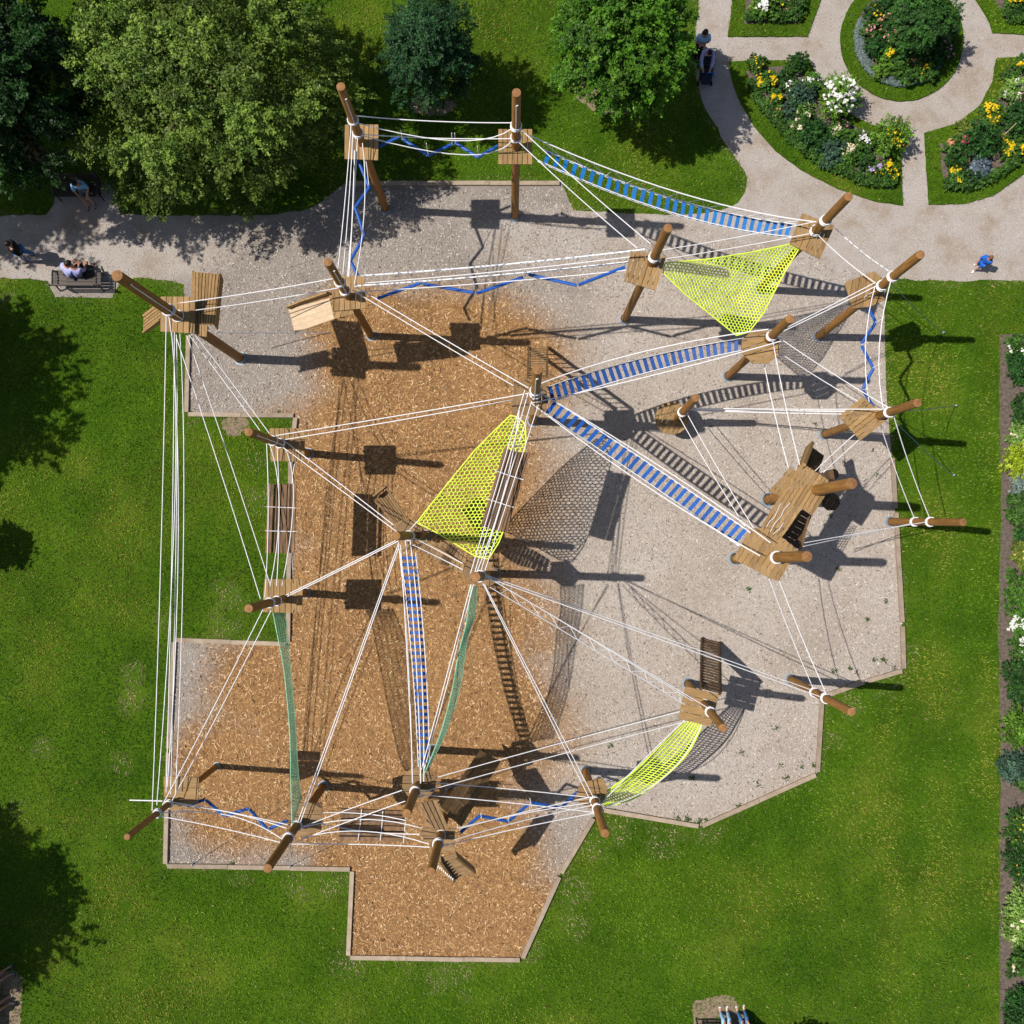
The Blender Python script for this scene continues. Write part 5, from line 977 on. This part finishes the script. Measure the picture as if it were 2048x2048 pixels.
# ------------------------------------------------------------------ stroller
so = W((1408, 149)); st_ = empty('stroller', so, 'dark stroller pushed along the path beside the bright green tree', 'stroller')
S = lambda x, y, z: so + Vector((x, y, z))
for sx in (-.24, .24):
    for sy, rr in ((-.38, .09), (.28, .13)):
        m = MB(); m.tube([S(sx - .025, sy, rr + .006), S(sx + .025, sy, rr + .006)], rr, 16); m.build('wheel', c_black, st_, True)
    m = MB(); m.tube([S(sx * .9, -.38, .12), S(sx * .95, -.1, .5), S(sx, .42, 1.02)], .016, 6); m.tube([S(sx * .9, .28, .14), S(sx * .95, -.12, .55)], .016, 6); m.build('frame', iron_m, st_)
m = MB(); m.tube([S(-.24, .42, 1.02), S(.24, .42, 1.02)], .02, 6); m.build('handle', c_white, st_)
m = MB(); m.quadslab(S(-.2, -.30, .52), S(.2, -.30, .52), S(.2, .12, .46), S(-.2, .12, .46), .06); m.quadslab(S(-.2, .12, .47), S(.2, .12, .47), S(.2, .3, .92), S(-.2, .3, .92), .05); m.quadslab(S(-.18, -.5, .25), S(.18, -.5, .25), S(.18, -.31, .5), S(-.18, -.31, .5), .03); m.build('seat', c_navy, st_)
m = MB(); vs = [S(.22 * math.cos(a), .02 + .28 * math.cos(b), .72 + .3 * math.sin(b) * 1.0) if False else S(-.22 + .44 * i / 3, .22 - .42 * (1 - math.cos(b)) / 1.3, .78 + .26 * math.sin(b)) for a in [0] for b in [k * .28 for k in range(6)] for i in range(4)]
m.add(vs, [(r_ * 4 + i, r_ * 4 + i + 1, r_ * 4 + i + 5, r_ * 4 + i + 4) for r_ in range(5) for i in range(3)]); m.build('hood', c_navy, st_, True)
m = MB(); m.box(S(0, -.05, .2), (.36, .45, .16)); m.build('basket', c_black, st_)
m = MB(); m.beam(S(-.02, -.22, .56), S(.24, -.22, .56), .04, .02); m.beam(S(.23, -.22, .56), S(.23, -.34, .5), .04, .02); m.build('bumper_bar', c_blue, st_)

# ------------------------------------------------------------------ shrubs and flowers: every plant a thing with foliage and blossoms
PAL = dict(mid=((.026, .08, .010), (.07, .15, .022)), green=((.03, .09, .010), (.085, .18, .022)), dark=((.012, .045, .008), (.035, .095, .014)), dome=((.014, .06, .010), (.035, .115, .018)), teal=((.03, .075, .045), (.075, .14, .09)), bright=((.05, .13, .010), (.14, .27, .022)), lime=((.16, .24, .008), (.34, .42, .02)), grey=((.09, .13, .11), (.19, .24, .23)), blue=((.10, .14, .17), (.2, .26, .32)), olive=((.08, .12, .015), (.17, .22, .03)), light=((.11, .21, .03), (.24, .38, .08)), purple=((.06, .04, .05), (.14, .09, .11)))
FLO = dict(yellow=(.85, .60, .012), white=(.82, .82, .78), cream=(.8, .7, .52), pink=(.72, .30, .34), hot=(.75, .06, .22), salmon=(.75, .34, .2), lav=(.48, .36, .62))
def plant(label, p, rpx, pal, fl=None, nf=0, fs=.05, hgt=.5, flat=.6, leaf=.042, dens=1.35, seed=None, group=None, name='shrub', z0=.064):
    seed = seed or int(p[0] * 7 + p[1] * 13) % 9973; r = rpx / (F / H); rr = np.random.default_rng(seed); b = W(p)
    c0 = W(p, hgt * .55); c0 = Vector((b.x, b.y, z0 + hgt * .45)); root = empty(name, (b.x, b.y, z0), label, 'plant', group)
    ncl = max(8, int(26 * dens * (r / .6) ** 1.2)); pos, nrm, size, col, cc = crown(c0, (r * .88, r * .88, hgt * .55), ncl, 7, int(12), leaf, PAL[pal], seed, shoot=max(.10, r * .35), clump_r=.3, droop=.1, zmin=-.3, flat=flat, core=int(700 * (r / .5) ** 2))
    o = np.array(root.location); ok = pos[:, 2] > z0 - .02; me = leaf_mesh('foliage', (pos - o)[ok], nrm[ok], size[ok], col[ok], .5, seed); link('foliage', me, leaf_m, root)
    m = MB(); m.tube([b + Vector((0, 0, z0 - .02)), c0], [.03, .012], 6); m.build('stem', tree_bark, root)
    if fl:
        nf = int(nf * 1.7); fs = fs * .82
        fc = np.array(FLO[fl]); up = rr.normal(0, 1, (nf, 3)); up[:, 2] = np.abs(up[:, 2]) + .25; up /= np.linalg.norm(up, axis=1, keepdims=True)
        fp = np.array(c0) + up * np.array([r * .95, r * .95, hgt * .62]) * rr.uniform(.8, 1.12, nf)[:, None]
        if nf > 25 and hgt < 1.3:   # flowers sit in a few drifts
            ctr = fp[rr.integers(0, nf, max(3, nf // 14))]; fp = ctr[rr.integers(0, len(ctr), nf)] + rr.normal(0, r * .18, (nf, 3)) * np.array([1, 1, .3])
        A, Nn, Sz, Cc = [], [], [], []
        for q in range(4):
            A.append(fp + rr.normal(0, fs * .28, (nf, 3))); Nn.append(up * .4 + rr.normal(0, .35, (nf, 3)) + np.array([0, 0, .9])); Sz.append(fs * rr.uniform(.55, 1.0, nf)); Cc.append(fc * rr.uniform(.75, 1.1, nf)[:, None])
        me = leaf_mesh('blossoms', np.concatenate(A) - o, np.concatenate(Nn), np.concatenate(Sz), np.concatenate(Cc), .8, seed + 1); f = link('blossoms', me, petal_m, root); f['kind'] = 'stuff'
    return root
LB = 'in the kidney shaped flower bed'; RB = 'in the bed at the right edge'; CB = 'in the circular bed'; BB = 'in the long soil border'
for p, r, pal, fl, nf, fs, h, lab in (
    ((445,378),46,'mid','yellow',14,.04,.45,f'green shrub with sparse yellow flowers {LB}'), ((500,468),50,'green','yellow',60,.055,.45,f'dense yellow flowering clump {LB}'),
    ((668,372),45,'dark',None,0,0,.6,f'dark shrub at the upper edge {LB}'), ((552,555),38,'green','yellow',26,.05,.4,f'smaller yellow flowering clump {LB}'), ((592,470),42,'dark',None,0,0,.5,f'dark leafy shrub between yellow flowers {LB}'),
    ((618,500),34,'mid','white',12,.055,.45,f'low plant with white daisies {LB}'), ((690,545),66,'teal',None,0,0,.55,f'blue green shrub beside the snowball bush {LB}'), ((738,490),46,'green','white',34,.05,.6,f'tall plant with white flower spikes {LB}'),
    ((612,640),46,'teal',None,0,0,.4,f'low dark blue green shrub {LB}'), ((560,650),32,'mid','salmon',10,.05,.4,f'small salmon flowering plant {LB}'), ((700,642),44,'green','cream',34,.05,.5,f'cream flowering perennials {LB}'),
    ((868,592),98,'bright','white',70,.085,1.35,f'large snowball bush covered in white blossoms {LB}'), ((672,702),44,'mid','cream',30,.05,.45,f'pale cream spires near the outer hedge {LB}'), ((755,770),74,'dome',None,0,0,.75,f'round clipped dark green dome {LB}'),
    ((865,772),46,'green','cream',22,.05,.5,f'cream flowers right of the clipped dome {LB}'), ((848,868),66,'teal',None,0,0,.6,f'large leaved blue green plant {LB}'), ((945,880),60,'green','cream',46,.055,.5,f'cream flower drift {LB}'),
    ((1020,800),52,'green','white',34,.05,.55,f'white flowered plant near the corner shrub {LB}'), ((1160,805),92,'bright','yellow',26,.04,1.2,f'bright green round corner shrub {LB}'), ((1086,948),36,'mid','lav',24,.055,.45,f'lavender flowered clump {LB}'),
    ((1155,968),52,'green','yellow',62,.055,.45,f'yellow flower drift at the bottom tip {LB}'), ((905,700),40,'dark','pink',8,.05,.45,f'dark plant with a few pink flowers {LB}'), ((1040,905),44,'dark',None,0,0,.5,f'dark shrub above the lavender clump {LB}'), ((690,775),24,'mid','yellow',10,.05,.3,f'tiny yellow flowering plant {LB}'),
    ((930,780),44,'mid',None,0,0,.45,f'plain green shrub in the middle {LB}'), ((530,590),30,'mid',None,0,0,.4,f'plain green clump along the outer side {LB}'), ((640,590),30,'dark',None,0,0,.4,f'plain dark clump near the daisies {LB}'), ((620,425),30,'mid',None,0,0,.4,f'plain green clump near the upper edge {LB}'),
    ((1900,372),40,'green','yellow',40,.055,.5,f'yellow flowering clump at the top {RB}'), ((1850,525),62,'light','white',60,.05,.55,f'white flowering drift {RB}'), ((1915,590),60,'mid','pink',14,.06,.55,f'green shrub with pink flowers {RB}'), ((1740,655),60,'green','yellow',70,.055,.5,f'large yellow flower drift {RB}'),
    ((1875,690),80,'dome',None,0,0,.8,f'broad dark green shrub with a cane stake {RB}'), ((1582,738),48,'olive','yellow',24,.04,.45,f'olive yellow plant at the inner edge {RB}'), ((1655,812),86,'dome',None,0,0,.85,f'round clipped dome beside hot pink flowers {RB}'), ((1565,798),34,'mid','hot',22,.065,.5,f'hot pink flowering plant left of the dome {RB}'),
    ((1510,830),36,'mid','salmon',20,.05,.4,f'salmon flowering plant at the left side {RB}'), ((1845,845),62,'green','yellow',64,.055,.45,f'yellow flower drift at the lower right {RB}'), ((1530,912),52,'dark',None,0,0,.5,f'dark shrub near the left corner {RB}'), ((1668,942),60,'blue',None,0,0,.4,f'silvery blue plant below the dome {RB}'),
    ((1540,982),46,'green','yellow',36,.055,.4,f'yellow flower clump at the lower left tip {RB}'), ((1770,800),44,'mid','yellow',14,.05,.45,f'green plant with scattered yellow flowers {RB}'), ((1610,1000),44,'dark',None,0,0,.45,f'dark shrub at the bottom edge {RB}'), ((1640,715),30,'mid','pink',14,.05,.4,f'dusty pink plant at the inner edge {RB}'), ((1950,780),60,'mid',None,0,0,.5,f'plain green shrub on the far side {RB}'),
    ((1830,440),40,'mid',None,0,0,.5,f'plain green shrub under the top yellow clump {RB}'),
    ((485,45),66,'bright','white',70,.075,.6,'white flowering bush in the top left flower bed'), ((568,42),44,'green','yellow',8,.05,.5,'green shrub in the middle of the top left flower bed'), ((655,50),54,'mid','pink',22,.055,.5,'pink flowering plant in the top left flower bed'), ((620,-20),80,'mid',None,0,0,.6,'green shrub at the frame edge of the top left flower bed'),
    ((1855,42),46,'green','yellow',40,.06,.5,'yellow flowering plant in the top right corner bed'), ((1920,20),50,'mid','white',24,.055,.5,'white flowering plant in the top right corner bed'), ((1890,75),40,'dark',None,0,0,.4,'dark shrub in the top right corner bed')):
    plant(lab, T3(*p), r * K, pal, fl, nf, fs, h)
rg = random.Random(4)
CEN = (((1085,100),46,'dark','yellow',6),((1060,200),44,'mid','pink',8),((1130,160),52,'dark','salmon',8),((1090,290),52,'dome',None,0),((1180,240),50,'mid','pink',12),((1160,345),46,'bright','yellow',22),((1230,330),54,'dome',None,0),((1220,410),44,'green',None,0),((1290,390),40,'mid','salmon',12),((1340,330),52,'green',None,0),((1345,410),48,'green','yellow',8),((1420,350),50,'dome',None,0),((1460,270),48,'mid','pink',14),((1490,200),40,'dark','lav',16),((1420,260),44,'dark',None,0),((1200,130),56,'mid','pink',14),((1150,60),46,'dome',None,0),((1210,40),48,'mid','salmon',14),((1480,320),34,'dark','pink',6),((1270,460),34,'mid',None,0),((1390,440),36,'mid',None,0),((1120,420),36,'bright',None,0))
CW = ['upper left rim','left rim','left middle','lower left rim','left of the tree trunk','lower left, bright','below the tree trunk','bottom left','bottom middle','lower middle right','bottom right of centre','lower right rim','right rim','upper right rim','right of the tree trunk','upper left of the tree','top left rim','top near the tree','far right rim','lowest edge','lower right edge','lower left edge']
for (p, r, pal, fl, nf), w in zip(CEN, CW): plant(f'{ {"dark":"dark","mid":"green","dome":"deep green","bright":"bright green","green":"fresh green"}[pal] } shrub {("with "+fl.replace("lav","lavender")+" flowers ") if fl else ""}in the round bed, {w}', T3(*p), r * K, pal, fl, nf, .055, .55)
# clipped hedge balls and the grey edging
def hedge(pts, n, label, group, r=19, pal='dark'):
    seg = [math.hypot(b[0]-a[0], b[1]-a[1]) for a, b in zip(pts[:-1], pts[1:])]; tot = sum(seg)
    for i in range(n):
        d = tot * (i + .5) / n; j = 0
        while d > seg[j] and j < len(seg) - 1: d -= seg[j]; j += 1
        t = d / seg[j]; p = (pts[j][0] + (pts[j+1][0]-pts[j][0]) * t, pts[j][1] + (pts[j+1][1]-pts[j][1]) * t); plant(label, T3(p[0] + rg.uniform(-4, 4), p[1] + rg.uniform(-4, 4)), (r + rg.uniform(-2, 3)) * K, pal, hgt=.32, dens=2.2, leaf=.034, group=group, name='hedge_plant')
hedge([(412,470),(450,545),(520,640),(610,745),(720,850),(830,915),(940,965),(1060,1010),(1190,1030)], 32, 'small clipped box plant in the hedge along the kidney bed', 'box plants edging the kidney bed', pal='mid')
hedge([(395,108),(680,112)], 11, 'small clipped box plant in the hedge of the top left bed', 'box plants edging the top left bed', pal='mid')
hedge([(1810,70),(1850,112),(1960,118)], 7, 'small clipped box plant in the hedge of the top right bed', 'box plants edging the top right bed', pal='mid')
hedge([(1480,1030),(1600,1040),(1720,1000),(1830,930),(1940,850)], 14, 'small clipped box plant in the hedge along the bed at the right edge', 'box plants edging the right bed', pal='mid')
def edging():
    a = np.radians(np.linspace(20, 205, 170)); P_, N_, S2, C_ = [], [], [], []; r0 = np.random.default_rng(9)
    for t in a:
        for q in range(2):
            rad = 89 - q * 8 + r0.normal(0, 1.5); c = W((CIRC[0] + rad * math.cos(t), CIRC[1] - 2 + rad * math.sin(t)), .15); n = 26
            d = r0.normal(0, 1, (n, 3)); d /= np.linalg.norm(d, axis=1, keepdims=True); d[:, 2] = np.abs(d[:, 2]); P_.append(np.array(c) + d * .10); N_.append(d + np.array([0, 0, .4])); S2.append(r0.uniform(.02, .045, n)); C_.append(np.array([.17, .225, .215]) * r0.uniform(.6, 1.25, n)[:, None])
    link('edging_plants', leaf_mesh('edging_plants', np.concatenate(P_), np.concatenate(N_), np.concatenate(S2), np.concatenate(C_), .45), leaf_m, None, 'stuff')
edging()
m = MB(); m.tube([W(T3(1775, 790), .1), W(T3(1890, 680), 1.1)], .014, 6); tag(m.build('garden_cane', simple('cane', (.5, .42, .2), .7)), 'pale garden cane leaning in the bed at the right edge', 'cane')
for p, r, pal, fl, nf, fs, h, lab in (
    ((2018,692),20,'mid','white',18,.06,.6,'white flower spikes at the upper end of the border'), ((2044,690),22,'purple','pink',10,.05,.5,'purple leaved plant at the upper end of the border'), ((2032,738),36,'dome',None,0,0,.6,'big leaved dark plant near the upper end of the border'), ((2046,700),26,'green',None,0,0,.4,'green plant behind the purple one in the border'), ((2036,810),22,'dark',None,0,0,.4,'low dark clump below the big leaved plant in the border'),
    ((2034,842),24,'dark',None,0,0,.4,'second low dark clump below the big leaved plant in the border'), ((2032,872),26,'light','cream',24,.06,.5,'cream flowering plant above the lime bush in the border'), ((2032,922),36,'lime',None,0,0,.6,'lime yellow rounded bush in the border'), ((2034,968),26,'grey',None,0,0,.5,'grey green feathery plant below the lime bush in the border'), ((2034,1018),34,'mid',None,0,0,.55,'rounded grey leaved bush opposite the bare lawn post'),
    ((2012,1000),9,'dark',None,0,0,.25,'tiny dark seedling beside the lawn edge in the border'), ((2036,1068),18,'dome',None,0,0,.35,'small leafy plant at the pole shadow in the border'), ((2036,1108),28,'olive','yellow',8,.06,.5,'yellow green plant below the pole shadow in the border'), ((2012,1152),12,'green',None,0,0,.3,'tiny green plant by the lawn edge lower in the border'), ((2034,1192),38,'green',None,0,0,.6,'soft green bush above the white flowers in the border'),
    ((2030,1246),26,'green','white',60,.075,.5,'upper mass of white flowers in the border'), ((2034,1290),30,'mid','white',70,.075,.5,'lower mass of white flowers in the border'), ((2022,1345),30,'dark',None,0,0,.6,'dark conifer bush below the white flowers in the border'), ((2030,1385),28,'dark',None,0,0,.6,'second dark conifer bush below the white flowers in the border'), ((2026,1450),38,'bright',None,0,0,.7,'fresh green conifer bush half way down the border'),
    ((2012,1530),30,'teal',None,0,0,.5,'loose grey green plant spilling over the lawn edge'), ((2040,1556),22,'mid','white',16,.09,.5,'white round blossoms beside the grey green plant'), ((2030,1650),36,'mid','yellow',12,.05,.6,'green conifer bush with yellow specks in the lower border'), ((2026,1715),36,'dark','yellow',8,.05,.6,'dark conifer bush with yellow specks in the lower border'), ((2034,1800),34,'light',None,0,0,.65,'pale green bush in the lower border'),
    ((2026,1850),34,'light','cream',6,.09,.6,'pale green bush with a cream blossom in the lower border'), ((2036,1910),28,'mid',None,0,0,.5,'green plant below the pale bushes in the border'), ((2016,1935),14,'mid','cream',4,.07,.3,'small low plant with a cream flower in the border'), ((2032,2000),34,'dome',None,0,0,.6,'dark bush near the bottom of the border'), ((2022,2044),30,'dark',None,0,0,.6,'dark bush at the bottom end of the border')):
    plant(lab, (p[0] + 7, p[1]), r * .92, pal, fl, nf, fs, h, z0=.006, dens=1.3)
